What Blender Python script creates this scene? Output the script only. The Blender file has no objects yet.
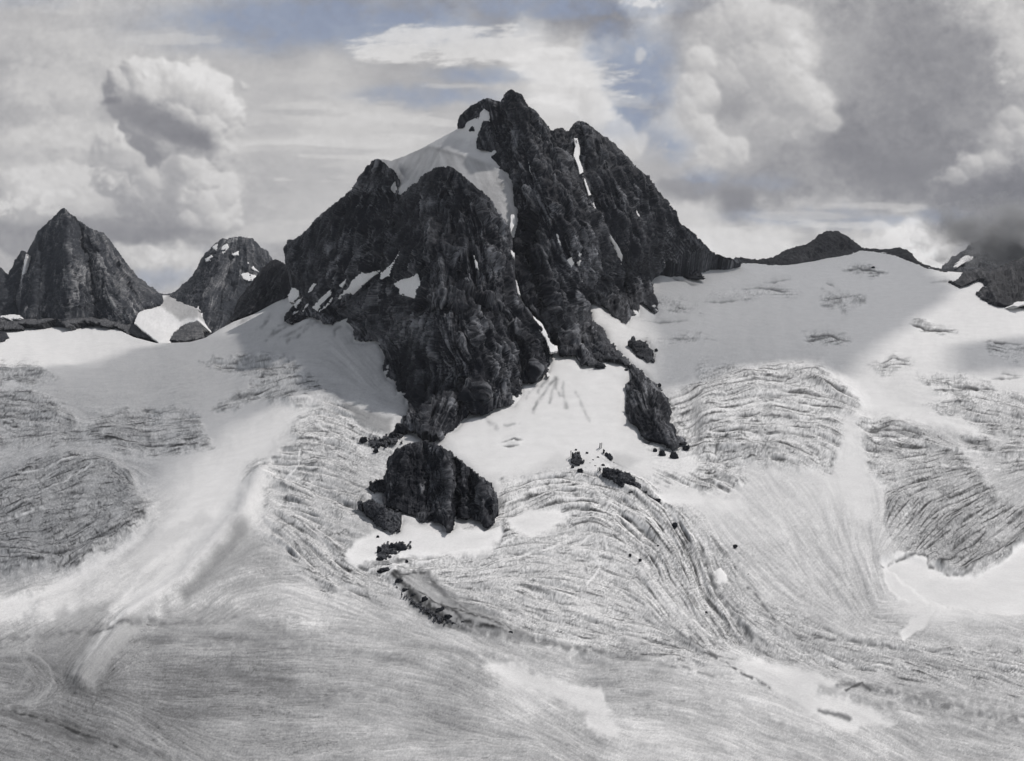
import bpy, math
import numpy as np

# ------------------------------------------------------------------ basics
F, CU, HV = 1000.0, 512.0, 300.0            # focal length in px, principal column, eye-level row of the survey sketch
HAZE_D = 1.1e-5
SUN = np.array([0.45, 0.30, 0.80]); SUN /= np.linalg.norm(SUN)
sc = bpy.context.scene
COL = sc.collection
RNG = np.random.default_rng(7)

def s2l(c):
    c = np.asarray(c, float) / 255.0
    return np.where(c <= 0.04045, c / 12.92, ((c + 0.055) / 1.055) ** 2.4)

def to_world(u, v, Y):
    return np.stack([(u - CU) / F * Y, Y, (HV - v) / F * Y], -1)

# ------------------------------------------------------------------ noise
_perm = np.random.default_rng(3).permutation(256).astype(np.int64)
_perm = np.concatenate([_perm, _perm])
_g3 = np.random.default_rng(4).normal(size=(256, 3)); _g3 /= np.linalg.norm(_g3, axis=1)[:, None]
_g3 = _g3.astype(np.float32)

from concurrent.futures import ThreadPoolExecutor
POOL = ThreadPoolExecutor(4)
def chunked(fn, p):
    n = len(p)
    if n < 40000: return fn(p)
    return np.concatenate(list(POOL.map(fn, np.array_split(p, max(4, n // 60000)))))
def perlin(p):
    p = np.asarray(p, np.float32); sh = p.shape[:-1]
    return chunked(_perlin, p.reshape(-1, 3)).reshape(sh)
_cell = np.random.default_rng(11).uniform(0, 1, (256, 3)).astype(np.float32)
_tilt = np.random.default_rng(12).normal(size=(256, 4)).astype(np.float32)
def _facets(p):
    """piecewise planar blocks: every point takes the tilted plane of its nearest joint centre"""
    i = np.floor(p).astype(np.int64); best = np.full(len(p), 1e9, np.float32); out = np.zeros(len(p), np.float32)
    for a in (-1, 0, 1):
        for b in (-1, 0, 1):
            for c in (-1, 0, 1):
                q = i + np.array([a, b, c]); h = _perm[(_perm[(_perm[q[:, 0] & 255] + q[:, 1]) & 255] + q[:, 2]) & 255]
                o = p - (q + _cell[h]); d = (o * o).sum(1); m = d < best
                t = _tilt[h]; val = (o * t[:, :3]).sum(1) + 0.12 * t[:, 3]
                best[m] = d[m]; out[m] = val[m]
    return out
def facets(p):
    p = np.asarray(p, np.float32); sh = p.shape[:-1]
    return chunked(_facets, p.reshape(-1, 3)).reshape(sh)
def _perlin(p):
    sh = (len(p),)
    i = np.floor(p).astype(np.int64); f = p - i
    w = f * f * f * (f * (f * 6 - 15) + 10)
    out = 0
    for a in (0, 1):
        wa = w[:, 0] if a else 1 - w[:, 0]
        for b in (0, 1):
            wb = w[:, 1] if b else 1 - w[:, 1]
            for c in (0, 1):
                wc = w[:, 2] if c else 1 - w[:, 2]
                h = _perm[(_perm[(_perm[(i[:, 0] + a) & 255] + i[:, 1] + b) & 255] + i[:, 2] + c) & 255]
                g = _g3[h]
                d = g[:, 0] * (f[:, 0] - a) + g[:, 1] * (f[:, 1] - b) + g[:, 2] * (f[:, 2] - c)
                out = out + wa * wb * wc * d
    return (out * 1.6).reshape(sh)

def fbm(p, octv=4, gain=0.5, ridged=False, lac=2.03):
    t, a, s = 0, 1.0, 0.0
    p = np.asarray(p, np.float32)
    for k in range(octv):
        n = perlin(p + 17.3 * k)
        if ridged: n = 1 - 2.2 * np.abs(n)
        t = t + a * n; s += a; a *= gain; p = p * lac
    return t / s

def uvn(u, v, scale, octv=3, seed=0.0, gain=0.5, ridged=False):
    return fbm(np.stack([u / scale, v / scale, np.full_like(u, seed + 0.37)], -1), octv, gain, ridged)

def sstep(a, b, x):
    t = np.clip((x - a) / (b - a), 0, 1)
    return t * t * (3 - 2 * t)

# ------------------------------------------------------------------ 2-D helpers
def inside(poly, u, v):
    poly = np.asarray(poly, float); r = np.zeros(u.shape, bool)
    x1, y1 = poly[-1]
    for x2, y2 in poly:
        c = (y1 > v) != (y2 > v)
        if y1 != y2:
            r ^= c & (u < (x1 - x2) * (v - y2) / (y1 - y2) + x2)
        x1, y1 = x2, y2
    return r

def dist_line(pts, u, v, closed=False):
    pts = np.asarray(pts, float)
    if closed: pts = np.vstack([pts, pts[:1]])
    best = np.full(u.shape, 1e9)
    for (x1, y1), (x2, y2) in zip(pts[:-1], pts[1:]):
        dx, dy = x2 - x1, y2 - y1; L = dx * dx + dy * dy + 1e-9
        t = np.clip(((u - x1) * dx + (v - y1) * dy) / L, 0, 1)
        best = np.minimum(best, np.hypot(u - x1 - t * dx, v - y1 - t * dy))
    return best

def sdf(poly, u, v):
    d = dist_line(poly, u, v, True)
    return np.where(inside(poly, u, v), -d, d)

def soft(poly, u, v, e, jit=0, sc_=14, seed=0):
    if jit:
        a = uvn(u, v, sc_, 3, seed); b = uvn(u, v, sc_, 3, seed + 9)
        u = u + jit * a; v = v + jit * b
    return 1 - sstep(-e, e, sdf(poly, u, v))

def blur(a, sig):
    if np.isscalar(sig): sig = (sig, sig)
    pad = int(3 * max(sig)) + 1
    b = np.pad(a, pad, mode='edge')
    fy = np.fft.fftfreq(b.shape[0])[:, None]; fx = np.fft.rfftfreq(b.shape[1])[None]
    k = np.exp(-2 * math.pi ** 2 * ((fy * sig[0]) ** 2 + (fx * sig[1]) ** 2))
    return np.fft.irfft2(np.fft.rfft2(b) * k, s=b.shape)[pad:-pad, pad:-pad]

class TPS:                                  # thin-plate surface through surveyed depths
    def __init__(s, c, lam=0.0):
        c = np.asarray(c, float); s.c = c[:, :2] / 100.0; n = len(c)
        r = np.hypot(*(s.c[:, None] - s.c[None]).transpose(2, 0, 1))
        K = np.where(r > 0, r * r * np.log(r + 1e-12), 0) + lam * np.eye(n)
        P = np.c_[np.ones(n), s.c]
        A = np.block([[K, P], [P.T, np.zeros((3, 3))]])
        s.w = np.linalg.solve(A, np.r_[np.log(c[:, 2]), 0, 0, 0])
    def __call__(s, u, v):
        x, y = u / 100.0, v / 100.0
        o = s.w[-3] + s.w[-2] * x + s.w[-1] * y
        for (cx, cy), w in zip(s.c, s.w):
            r2 = (x - cx) ** 2 + (y - cy) ** 2
            o = o + w * 0.5 * r2 * np.log(r2 + 1e-12)
        return np.exp(o)

# ------------------------------------------------------------------ glacier depth
_kv = np.array([930, 761, 650, 600, 550, 500, 450, 400, 370, 340, 310, 280, 250, 225, 200.])
_ku = [-900, 0, 160, 300, 450, 600, 720, 850, 1024, 1900]
_sl = {  # mean surface slope between successive rows, per column
 -900: [0, 0, 0, .03, .05, .12, .12, .10, .08, .08, .10, .14, .2, .3],
 0:    [0, 0, 0, .03, .05, .12, .10, .08, .07, .08, .12, .16, .2, .3],
 160:  [0, 0, 0, .02, .05, .08, .08, .08, .07, .08, .12, .16, .2, .3],
 300:  [0, 0, .02, .06, .12, .16, .16, .14, .14, .18, .25, .3, .4, .5],
 450:  [0, 0, .03, .05, .12, .20, .22, .25, .28, .3, .3, .35, .4, .5],
 600:  [0, 0, .03, .06, .12, .20, .26, .3, .32, .3, .3, .35, .4, .5],
 720:  [0, 0, .03, .06, .10, .15, .22, .22, .18, .16, .18, .22, .3, .4],
 850:  [0, 0, .03, .05, .10, .15, .20, .20, .16, .14, .15, .2, .3, .4],
 1024: [0, 0, .03, .06, .10, .16, .20, .20, .18, .18, .2, .25, .35, .4],
 1900: [0, 0, .03, .06, .10, .16, .20, .20, .18, .18, .2, .25, .35, .4]}
_tab = []
for k in _ku:
    Y = 400.0 / 0.461 * 0.461 / ((_kv[0] - HV) / F); col = [math.log(Y)]
    for j, s in enumerate(_sl[k]):
        t1, t2 = (_kv[j] - HV) / F, (_kv[j + 1] - HV) / F
        Y *= (t1 + s) / (t2 + s); col.append(math.log(Y))
    _tab.append(col)
_tab = np.array(_tab)
_fu = np.arange(-900, 1901, 10.0); _fv = np.arange(200, 931, 5.0)
_g = np.array([np.interp(_fv, _kv[::-1], c[::-1]) for c in _tab])                       # cols x v
_g = np.array([np.interp(_fu, _ku, _g[:, j]) for j in range(len(_fv))])                # v x u
_g = blur(_g, (3.0, 6.0))
def Yg(u, v):
    x = np.clip((np.asarray(u, float) + 900) / 10, 0, len(_fu) - 1.001); y = np.clip((np.asarray(v, float) - 200) / 5, 0, len(_fv) - 1.001)
    i, j = x.astype(int), y.astype(int); a, b = x - i, y - j
    return np.exp((_g[j, i] * (1 - a) + _g[j, i + 1] * a) * (1 - b) + (_g[j + 1, i] * (1 - a) + _g[j + 1, i + 1] * a) * b)

# ------------------------------------------------------------------ materials
def new_mat(name):
    m = bpy.data.materials.new(name); m.use_nodes = True
    nt = m.node_tree; nt.nodes.clear()
    out = nt.nodes.new('ShaderNodeOutputMaterial')
    return m, nt, out
def N(nt, t, **kw):
    n = nt.nodes.new(t)
    for k, v in kw.items():
        if k in n.inputs: n.inputs[k].default_value = v
        else: setattr(n, k, v)
    return n
def mixc(nt, a, b, fac, mode='MIX'):
    m = nt.nodes.new('ShaderNodeMix'); m.data_type = 'RGBA'; m.blend_type = mode
    for s, x in ((0, fac), (6, a), (7, b)):
        if hasattr(x, 'links') or hasattr(x, 'is_output'): nt.links.new(x, m.inputs[s])
        elif s == 0: m.inputs[0].default_value = x
        else: m.inputs[s].default_value = (*x, 1)
    return m.outputs[2]
def ramp(nt, fac, *stops):
    r = nt.nodes.new('ShaderNodeValToRGB'); e = r.color_ramp.elements
    while len(e) < len(stops): e.new(0.5)
    for el, (p, c) in zip(e, stops):
        el.position = p; el.color = (c, c, c, 1) if np.isscalar(c) else (*c, 1)
    nt.links.new(fac, r.inputs[0]); return r.outputs[0]

def rock_material(name, dark, light, contrast=1.0, sz=1.0):
    m, nt, out = new_mat(name)
    L = nt.links.new
    tc = N(nt, 'ShaderNodeTexCoord')
    mp = N(nt, 'ShaderNodeMapping'); mp.inputs['Scale'].default_value = (1, 1, 0.33); L(tc.outputs['Object'], mp.inputs[0])
    n1 = N(nt, 'ShaderNodeTexNoise', Scale=0.045 * sz, Detail=9.0, Roughness=0.72); L(mp.outputs[0], n1.inputs['Vector'])
    n2 = N(nt, 'ShaderNodeTexNoise', Scale=0.008 * sz, Detail=4.0, Roughness=0.6); L(tc.outputs['Object'], n2.inputs['Vector'])
    n3 = N(nt, 'ShaderNodeTexNoise', Scale=0.16 * sz, Detail=5.0, Roughness=0.8); L(tc.outputs['Object'], n3.inputs['Vector'])
    at = N(nt, 'ShaderNodeAttribute', attribute_name='tone')
    c1 = ramp(nt, n1.outputs[0], (0.36, 0.0), (0.62, 1.0))
    c2 = ramp(nt, n2.outputs[0], (0.35, 0.0), (0.65, 1.0))
    c3 = ramp(nt, n3.outputs[0], (0.5, 0.0), (0.72, 1.0))
    f = N(nt, 'ShaderNodeMath', operation='MULTIPLY_ADD'); L(c1, f.inputs[0]); f.inputs[1].default_value = 0.34 * contrast
    g = N(nt, 'ShaderNodeMath', operation='MULTIPLY'); L(c2, g.inputs[0]); g.inputs[1].default_value = 0.10; L(g.outputs[0], f.inputs[2])
    h = N(nt, 'ShaderNodeMath', operation='MULTIPLY_ADD'); L(c3, h.inputs[0]); h.inputs[1].default_value = 0.30 * contrast; L(f.outputs[0], h.inputs[2])
    q = N(nt, 'ShaderNodeMath', operation='ADD', use_clamp=True); L(h.outputs[0], q.inputs[0]); L(at.outputs['Fac'], q.inputs[1])
    pw = N(nt, 'ShaderNodeMath', operation='POWER', use_clamp=True); L(q.outputs[0], pw.inputs[0]); pw.inputs[1].default_value = 1.7
    base = mixc(nt, dark, light, pw.outputs[0])
    bs = N(nt, 'ShaderNodeBsdfPrincipled', Roughness=0.85); L(base, bs.inputs['Base Color'])
    bs.inputs['Specular IOR Level'].default_value = 0.25
    bp = N(nt, 'ShaderNodeBump', Strength=0.45, Distance=4.0 / sz); L(n1.outputs[0], bp.inputs['Height'])
    bp2 = N(nt, 'ShaderNodeBump', Strength=0.5, Distance=2.0 / sz); L(n3.outputs[0], bp2.inputs['Height']); L(bp.outputs[0], bp2.inputs['Normal'])
    L(bp2.outputs[0], bs.inputs['Normal']); L(bs.outputs[0], out.inputs[0])
    return m

def snow_material(name, attr=True, base=(0.80, 0.80, 0.80), bump=0.35):
    m, nt, out = new_mat(name)
    L = nt.links.new
    tc = N(nt, 'ShaderNodeTexCoord')
    n1 = N(nt, 'ShaderNodeTexNoise', Scale=0.35, Detail=6.0, Roughness=0.7); L(tc.outputs['Object'], n1.inputs['Vector'])
    n2 = N(nt, 'ShaderNodeTexNoise', Scale=0.03, Detail=6.0, Roughness=0.65); L(tc.outputs['Object'], n2.inputs['Vector'])
    bs = N(nt, 'ShaderNodeBsdfPrincipled', Roughness=0.75)
    bs.inputs['Specular IOR Level'].default_value = 0.2
    k = ramp(nt, n2.outputs[0], (0.3, 0.93), (0.7, 1.03))
    if attr:
        at = N(nt, 'ShaderNodeAttribute', attribute_name='albedo')
        k2 = ramp(nt, n1.outputs[0], (0.3, 0.90), (0.7, 1.06))
        cc = mixc(nt, at.outputs['Color'], k, 1.0, 'MULTIPLY'); cc = mixc(nt, cc, k2, 1.0, 'MULTIPLY')
    else:
        cc = mixc(nt, base, k, 1.0, 'MULTIPLY')
    L(cc, bs.inputs['Base Color'])
    bp = N(nt, 'ShaderNodeBump', Strength=bump, Distance=0.6); L(n1.outputs[0], bp.inputs['Height'])
    L(bp.outputs[0], bs.inputs['Normal']); L(bs.outputs[0], out.inputs[0])
    return m

M_ROCK = rock_material('dark_rock', (0.0036, 0.0050, 0.0100), (0.215, 0.222, 0.240))
M_ROCKD = rock_material('black_rock', (0.006, 0.007, 0.011), (0.10, 0.101, 0.107))
M_FAR = rock_material('grey_rock', (0.024, 0.028, 0.036), (0.31, 0.312, 0.318), 1.0, 0.7)
M_SCREE = rock_material('scree_rock', (0.05, 0.052, 0.058), (0.38, 0.38, 0.382), 1.1, 1.6)
M_BOULDER = rock_material('boulder_rock', (0.010, 0.012, 0.017), (0.05, 0.052, 0.058), 1.0, 3.0)
M_GLAC = snow_material('glacier_snow')
M_SNOW = snow_material('clean_snow', False, (.82, .82, .82))
M_CAP = snow_material('cap_snow')

# ------------------------------------------------------------------ mesh writing
def link_mesh(name, V, Fc, mat, parent=None, smooth=True, attrs=None):
    me = bpy.data.meshes.new(name)
    V = np.ascontiguousarray(V, np.float32); Fc = np.ascontiguousarray(Fc, np.int32)
    me.vertices.add(len(V)); me.vertices.foreach_set('co', V.ravel())
    me.loops.add(Fc.size); me.loops.foreach_set('vertex_index', Fc.ravel())
    me.polygons.add(len(Fc)); me.polygons.foreach_set('loop_start', np.arange(len(Fc), dtype=np.int32) * Fc.shape[1])
    me.polygons.foreach_set('use_smooth', np.full(len(Fc), smooth))
    me.update(calc_edges=True)
    for k, a in (attrs or {}).items():
        if a.ndim == 1:
            at = me.attributes.new(k, 'FLOAT', 'POINT'); at.data.foreach_set('value', a.astype(np.float32))
        else:
            at = me.attributes.new(k, 'FLOAT_COLOR', 'POINT')
            at.data.foreach_set('color', np.c_[a, np.ones(len(a))].astype(np.float32).ravel())
    me.materials.append(mat)
    ob = bpy.data.objects.new(name, me); COL.objects.link(ob)
    if parent is not None: ob.parent = parent
    return ob

def tag(o, label=None, cat=None, group=None, kind=None):
    for k, x in (('label', label), ('category', cat), ('group', group), ('kind', kind)):
        if x: o[k] = x
    return o
def empty(name, label, cat, group=None, kind=None):
    e = bpy.data.objects.new(name, None); COL.objects.link(e); e.empty_display_size = 50
    return tag(e, label, cat, group, kind)

def grid_normals(P):
    du = np.gradient(P, axis=1); dv = np.gradient(P, axis=0)
    n = np.cross(du, dv); n /= np.linalg.norm(n, axis=-1, keepdims=True) + 1e-9
    flip = n[..., 1] > 0
    n[flip] *= -1
    return n

def mesh_from_mask(P, mask):
    """quads whose four corners are in mask; returns compacted verts, faces, boundary edges, index map"""
    q = mask[:-1, :-1] & mask[1:, :-1] & mask[:-1, 1:] & mask[1:, 1:]
    H, W = mask.shape; idx = np.arange(H * W).reshape(H, W)
    f = np.stack([idx[1:, :-1][q], idx[1:, 1:][q], idx[:-1, 1:][q], idx[:-1, :-1][q]], 1)
    used = np.unique(f); mp = np.full(H * W, -1); mp[used] = np.arange(len(used))
    f = mp[f]
    e = np.concatenate([f[:, [0, 1]], f[:, [1, 2]], f[:, [2, 3]], f[:, [3, 0]]])
    key = np.sort(e, 1); k = key[:, 0] * (len(used) + 1) + key[:, 1]
    _, first, cnt = np.unique(k, return_index=True, return_counts=True)
    be = e[first[cnt == 1]]
    return used, f, be

def lic2(noise, L, dx, dy):
    H, W = noise.shape; acc = noise.copy(); x0, y0 = np.meshgrid(np.arange(W, dtype=np.float32), np.arange(H, dtype=np.float32))
    for sg in (1, -1):
        x, y = x0.copy(), y0.copy(); pdx, pdy = dx * sg, dy * sg
        for k in range(1, L + 1):
            x = x + pdx; y = y + pdy
            i = np.clip(np.rint(x), 0, W - 1).astype(np.int32); j = np.clip(np.rint(y), 0, H - 1).astype(np.int32)
            acc += noise[j, i] * (0.5 + 0.5 * math.cos(math.pi * k / (L + 1)))
            ndx, ndy = dx[j, i], dy[j, i]; sgn = np.where(ndx * pdx + ndy * pdy < 0, -1, 1); pdx, pdy = ndx * sgn, ndy * sgn
    acc -= acc.mean(); return acc / acc.std()
def flow_field(u, v, lines, wob=0.35, seed=0.0):
    px, py, tx, ty = [], [], [], []
    for s in lines:
        s = np.array(s, float)
        for a, b in zip(s[:-1], s[1:]):
            d = (b - a) / np.hypot(*(b - a)); m = (a + b) / 2; px.append(m[0]); py.append(m[1]); tx.append(d[0] ** 2 - d[1] ** 2); ty.append(2 * d[0] * d[1])
    px, py, tx, ty = map(np.array, (px, py, tx, ty))
    A = np.zeros_like(u); B = np.zeros_like(u)
    for a, b, c, d in zip(px, py, tx, ty):
        w = 1 / ((u - a) ** 2 + (v - b) ** 2 + 80.0) ** 1.6; A += w * c; B += w * d
    return 0.5 * np.arctan2(B, A) + wob * uvn(u, v, 16, 3, seed + 61)
def creased(depth, creases):
    def f(u, v):
        Y = depth(u, v)
        un = u + 5 * uvn(u, v, 22, 3, 31); vn = v + 5 * uvn(u, v, 22, 3, 37)
        for pts, dep, w in creases:        # dep>0: rib towards the viewer, <0: gully
            Y = Y - 1.7 * dep * np.exp(-dist_line(pts, un, vn) / w)
        return Y
    return f

def relief(name, poly, depth, mat, parent=None, step=0.75, jit=2.0, jsc=9, amp=1.0, back=((20, 0), (80, 90), (260, 330)),
           seed=0.0, frag=0.0, fsc=5.5, flow=None, creases=(), flats=(), vst=0.42, fac=1.0, tone=None, rough=1.0, holes=(), smooth=True, minarea=None, size=100.0, strength=14.0, edge_round=25.0, colour=None, facet=1.0):
    """A rock (or snow) body: its visible side meshed at its true depth, broken up along its normal, and closed by slopes falling away behind it."""
    poly = np.asarray(poly, float)
    u0, v0 = poly.min(0) - 6; u1, v1 = poly.max(0) + 6
    u, v = np.meshgrid(np.arange(u0, u1, step), np.arange(v0, v1, step))
    d0 = sdf(poly, u, v)
    near = np.abs(d0) < 12
    jn = np.zeros_like(u)
    if jit:
        uu, vv = u[near], v[near]
        jn[near] = jit * (1.1 * uvn(uu, vv, jsc, 3, seed + 2, 0.6, True) - 0.2)
    mask = d0 + jn * (0.65 + .75 * sstep(290, 345, v)) - (0.5 if jit > 1 else 0) < 0
    for h in holes: mask &= ~inside(h, u, v)
    if frag: mask &= (uvn(u, v * 1.3, fsc, 4, seed + 50, .6) > -frag - np.clip(-d0 / 14, 0, .5))
    Y = creased(depth, creases)(u, v) if creases else depth(u, v)
    if edge_round:                          # the crest rolls over backwards
        Y = Y + edge_round * np.exp(np.minimum(d0, 0) / 5.0)
    P = to_world(u, v, Y)
    Nn = grid_normals(P)
    q = P / size
    st = q * np.array([1.0, 1.0, vst])
    wz = np.stack([fbm(q * 0.8 + 3.1, 2), fbm(q * 0.8 + 7.7, 2), fbm(q * 0.8 + 5.2, 2)], -1) * 0.55
    a = fbm(st * 0.9 + wz + seed, 5, 0.56, True)
    b = fbm(st * 3.3 + wz * 2 + seed + 5, 4, 0.62, True)
    c = fbm(q * np.array([7, 7, 4.0]) + seed, 3, 0.65)
    flu = fbm(q * np.array([2.6, 2.6, 0.5]) + wz * 1.3 + seed + 3, 3, .55, True)
    if fac:
        sf = q * np.array([1.0, 1.0, 0.5 if vst < 1 else 1.0])
        f1 = facets(sf * 1.5 + wz * 0.8 + seed); f2 = facets(sf * 4.5 + wz + seed + 9); f3 = facets(sf * 12 + seed + 5)
        rel = strength * amp * (0.50 * a + 0.30 * flu + 0.15 * b + 0.12 * c * rough + fac * (0.62 * f1 + 0.34 * f2 + 0.15 * f3))
    else:
        rel = strength * amp * (1.0 * a + 0.45 * b + 0.30 * c * rough)
    fl_t = 0
    if flow is not None:
        an = flow_field(u, v, flow, seed=seed); dx, dy = np.cos(an), np.sin(an); rg = np.random.default_rng(int(seed * 7) + 1)
        F1 = lic2(rg.normal(size=u.shape), 9, dx, dy); F2 = lic2(blur(rg.normal(size=u.shape), 1.3), 16, dx, dy); F3 = lic2(blur(rg.normal(size=u.shape), 3.2), 26, dx, dy)
        X1 = lic2(rg.normal(size=u.shape), 4, -dy, dx)
        rel = rel + strength * amp * (.05 * F1 + .12 * F2 + .30 * F3 + .03 * X1)
        fl_t = .24 * F1 + .20 * F2 + .13 * F3 + .12 * X1 - .03
        fl_t = fl_t * np.clip(.75 + 1.3 * uvn(u, v, 26, 3, seed + 71), .2, 1.7) + .34 * uvn(u, v, 34, 4, seed + 77)
    rel = rel * (.30 + .70 * sstep(0, 9, -d0))
    if len(flats):
        fm = np.zeros_like(u)
        for fp_ in flats: fm = np.maximum(fm, 1 - sstep(-1.0, 2.5, sdf(fp_, u, v)))
        rel = rel * (1 - 0.92 * fm)
    P = P + Nn * rel[..., None]
    used, f, be = mesh_from_mask(P, mask)
    V = P.reshape(-1, 3)[used]
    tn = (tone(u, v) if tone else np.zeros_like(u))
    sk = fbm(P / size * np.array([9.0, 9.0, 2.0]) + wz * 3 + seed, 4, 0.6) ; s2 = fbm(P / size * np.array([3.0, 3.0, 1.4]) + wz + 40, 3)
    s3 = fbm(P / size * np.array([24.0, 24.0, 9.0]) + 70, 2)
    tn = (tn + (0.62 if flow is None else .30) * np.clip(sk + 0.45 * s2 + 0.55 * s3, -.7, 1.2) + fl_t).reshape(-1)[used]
    if colour is not None: cl = colour(u, v, a, b).reshape(-1, 3)[used]
    n = len(V)
    verts, faces = [V], [f]
    ring = be; base = V
    bi = np.unique(be); mp = np.full(n, -1); mp[bi] = np.arange(len(bi))
    prev = bi; off = n
    for dy, dz in back:
        R = V[bi] + np.array([0, dy, -dz]) + RNG.normal(size=(len(bi), 3)) * 0.6
        verts.append(R); cur = np.arange(len(bi)) + off; off += len(bi)
        a_, b_ = mp[be[:, 0]], mp[be[:, 1]]
        faces.append(np.stack([prev[b_], prev[a_], cur[a_], cur[b_]], 1)); prev = cur
    V2 = np.concatenate(verts); F2 = np.concatenate(faces)
    tn = np.concatenate([tn] + [tn[bi]] * len(back))
    at = {'tone': tn}
    if colour is not None: at['albedo'] = np.concatenate([cl] + [cl[bi]] * len(back))
    return link_mesh(name, V2, F2, mat, parent, smooth, at)

# ------------------------------------------------------------------ traced outlines (sketch pixels)
MASSIF = [(457.6,128),(457.6,123.8),(459.5,118),(467.7,108),(477,102),(486.7,98.5),(496,101),(502,101.8),(505.6,94),(510,89),(516,91.3),(521.7,93.7),(527,103.7),(536,113),(546,122.6),(553,129),(554,127.7),(562,126.8),(567.7,131.5),(572,124.8),(577.8,120),(588,123.4),(596.6,131.5),(606.7,137.8),(621,150.8),(635.6,168),(648.6,176.8),(661.7,194),(673,207),(678.4,221.7),(690.6,230),(700.7,239.6),(712,250.6),(725,257),(741,258),(741,262.7),(719.5,262.7),(708,256),(701.5,253.5),(698,273.7),(705,278),(693.5,276.6),(682,272),(670,270),(662,272),(656,275),(651.5,282),(654,294),(659.7,310.8),(655.4,315.7),(646.7,308),(640,302),(639.5,315.7),(632,317.5),(627,324.4),(619,318),(612,315.7),(603,309),(593,302),(587.5,296.4),(590.4,306.5),(593,321),(603,330),(606,345),(609,362),(600,362),(589,364),(581.7,367),(575,357),(560,355),(558.7,345),(548,337),(543,324),(532.4,313.6),(527,307),(520.6,296.5),(516.7,279),(514.6,266),(514,253),(511.4,240),(514,216),(512.7,193.6),(511.5,183),(506.8,174.6),(499,171),(496,164),(491.4,159),(490,152),(482,150.5),(476,148.6),(477,139),(482,127.3),(485.5,119),(484,110.8),(477,126),(475,131.6),(469.6,132),(469,126),(461.8,128.5)]
SPUR = [(590,312),(593,321),(603,328),(610.6,341),(620.7,351),(631,363),(642,370),(652.5,381.7),(664,393),(671,404.8),(672.7,413.5),(668,425),(675.6,425),(677,436.6),(687,439.5),(688.6,446.7),(680,446),(675.6,454),(668,449.6),(659.7,442.4),(649.6,441),(641,436.6),(639.5,426.5),(630.8,423.6),(628,413.5),(625,397.6),(628,384.5),(630.8,377.3),(629.4,370),(622,363),(609,359),(596,358),(600.5,365.8),(589,368.6),(582,366),(582,350),(584,330)]
BUTT = [(284,254),(284,246),(288,240.7),(297.5,239),(306.7,229),(317,218),(330,206.5),(343.5,196),(354,186.8),(362,173.7),(370,161.8),(379,159),(388,164.5),(394.8,172),(398.7,181.5),(401,194.7),(414.5,183),(427.6,172),(441.7,165.6),(448.8,166.3),(456,170),(465.4,177),(477,186.5),(491.4,203),(503,219.6),(509,229),(511.5,243),(514,262),(515,286),(518,295),(526,308),(532.4,319),(537.7,328),(544,337),(548,345),(552,355.6),(549.5,368.8),(543,378),(532.4,383),(522,383),(522,395),(514,405.6),(503.5,408),(493,411),(485,415.6),(478.6,413.5),(469.4,416),(461.5,422.7),(456,429),(445.7,434.5),(439,440),(430,438.4),(419.4,434.5),(410,431.5),(399.7,432.5),(402.3,421),(407.6,413.5),(409,404),(405,403),(405,395),(397,393.7),(395.8,383),(386.6,379),(382.6,368.8),(384,355.6),(377.7,341.9),(362,343),(352.7,340.5),(354,331),(346,322),(333,324.8),(322.5,324.8),(318.5,319.5),(309.4,316.9),(301.5,318),(296,323.5),(287,324.8),(283.9,318),(289.6,309),(296,302.4),(301.5,295.9),(290,286.7),(299,281.4),(291,273.5),(285.7,263)]
HILL = [(284,264),(276.5,259.9),(270,260.4),(263,268),(254,278.8),(245,292),(237,302),(233,313),(229,321),(219,329.5),(230.5,323),(241,318),(254,313),(264.7,307.7),(276.5,302.4),(287,299),(296,292),(303,284),(297,270)]
CAP = [(372,168),(376,160),(380,158.5),(391,160.4),(404,155.7),(422.8,147.4),(439.4,138),(457.6,128.5),(462,124),(474,118),(484,108),(490,112),(490,125),(484,150),(496,150),(503,166),(516,180),(518,200),(518,222),(514,240),(509,233),(500,225),(480,205),(450,190),(420,205),(401,200),(385,185)]
PYR = [(24,262),(26.6,253.7),(33,243),(38,231.5),(53,216.5),(59,210.5),(63,207.6),(68,212.5),(78,220),(86,226.5),(103,233),(114.5,248),(126,263),(134.5,274.6),(143,281),(153,289.6),(161,296),(159,304.5),(154,305),(146,306),(136,313),(134.5,323),(138,336),(113,334),(86,330),(60,330),(20,326),(16,300)]
PYRS = [(-30,262),(-12,262),(0,268),(5,274),(7,278),(15,259.7),(21.6,250),(26.6,254.7),(27,270),(22,300),(20,318),(-30,322)]
RIM = [(-60,316),(-30,315),(0,316),(18,318),(38,320),(60,315),(80,317),(110,320),(136,326),(146,332),(156,341),(146,339),(133,336),(113,327),(86,322),(75,324),(66,327),(56,320.5),(36.5,325),(20,324),(16.6,329.8),(5,330),(0,331),(-60,334)]
ROUND = [(170,296),(172.6,294.5),(181,286),(192.6,276),(199,263),(206,253),(214,244),(222.4,238),(230,238.5),(239,236.4),(252,239),(260.6,248),(267,251),(271.6,258),(276,266),(262,285),(240,312),(226,328),(214,334),(202.5,338.5),(199,330),(197.5,322.8),(201,312),(192,310),(183,309),(176,308),(174,300)]
MORA = [(168,341.5),(172,334),(181,326),(190,322),(198,322),(202,331),(203,338.5),(190,341)]
RIDGE = [(735,258),(741,258),(757,259.6),(773,257),(784,251),(795.5,247),(809,243),(817.6,236),(826,231),(837,231),(848,236),(856.5,243),(862,247),(870,248.5),(878.7,249.4),(890,249),(898,247.5),(906,249.4),(912,252.7),(915,259),(926,265),(940,269),(948,272),(940,272),(926,268.5),(914,263.5),(895,256),(873,252),(860,250),(851,255.5),(823,259),(795,265),(768,266),(757,264),(740,264),(734,262)]
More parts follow.
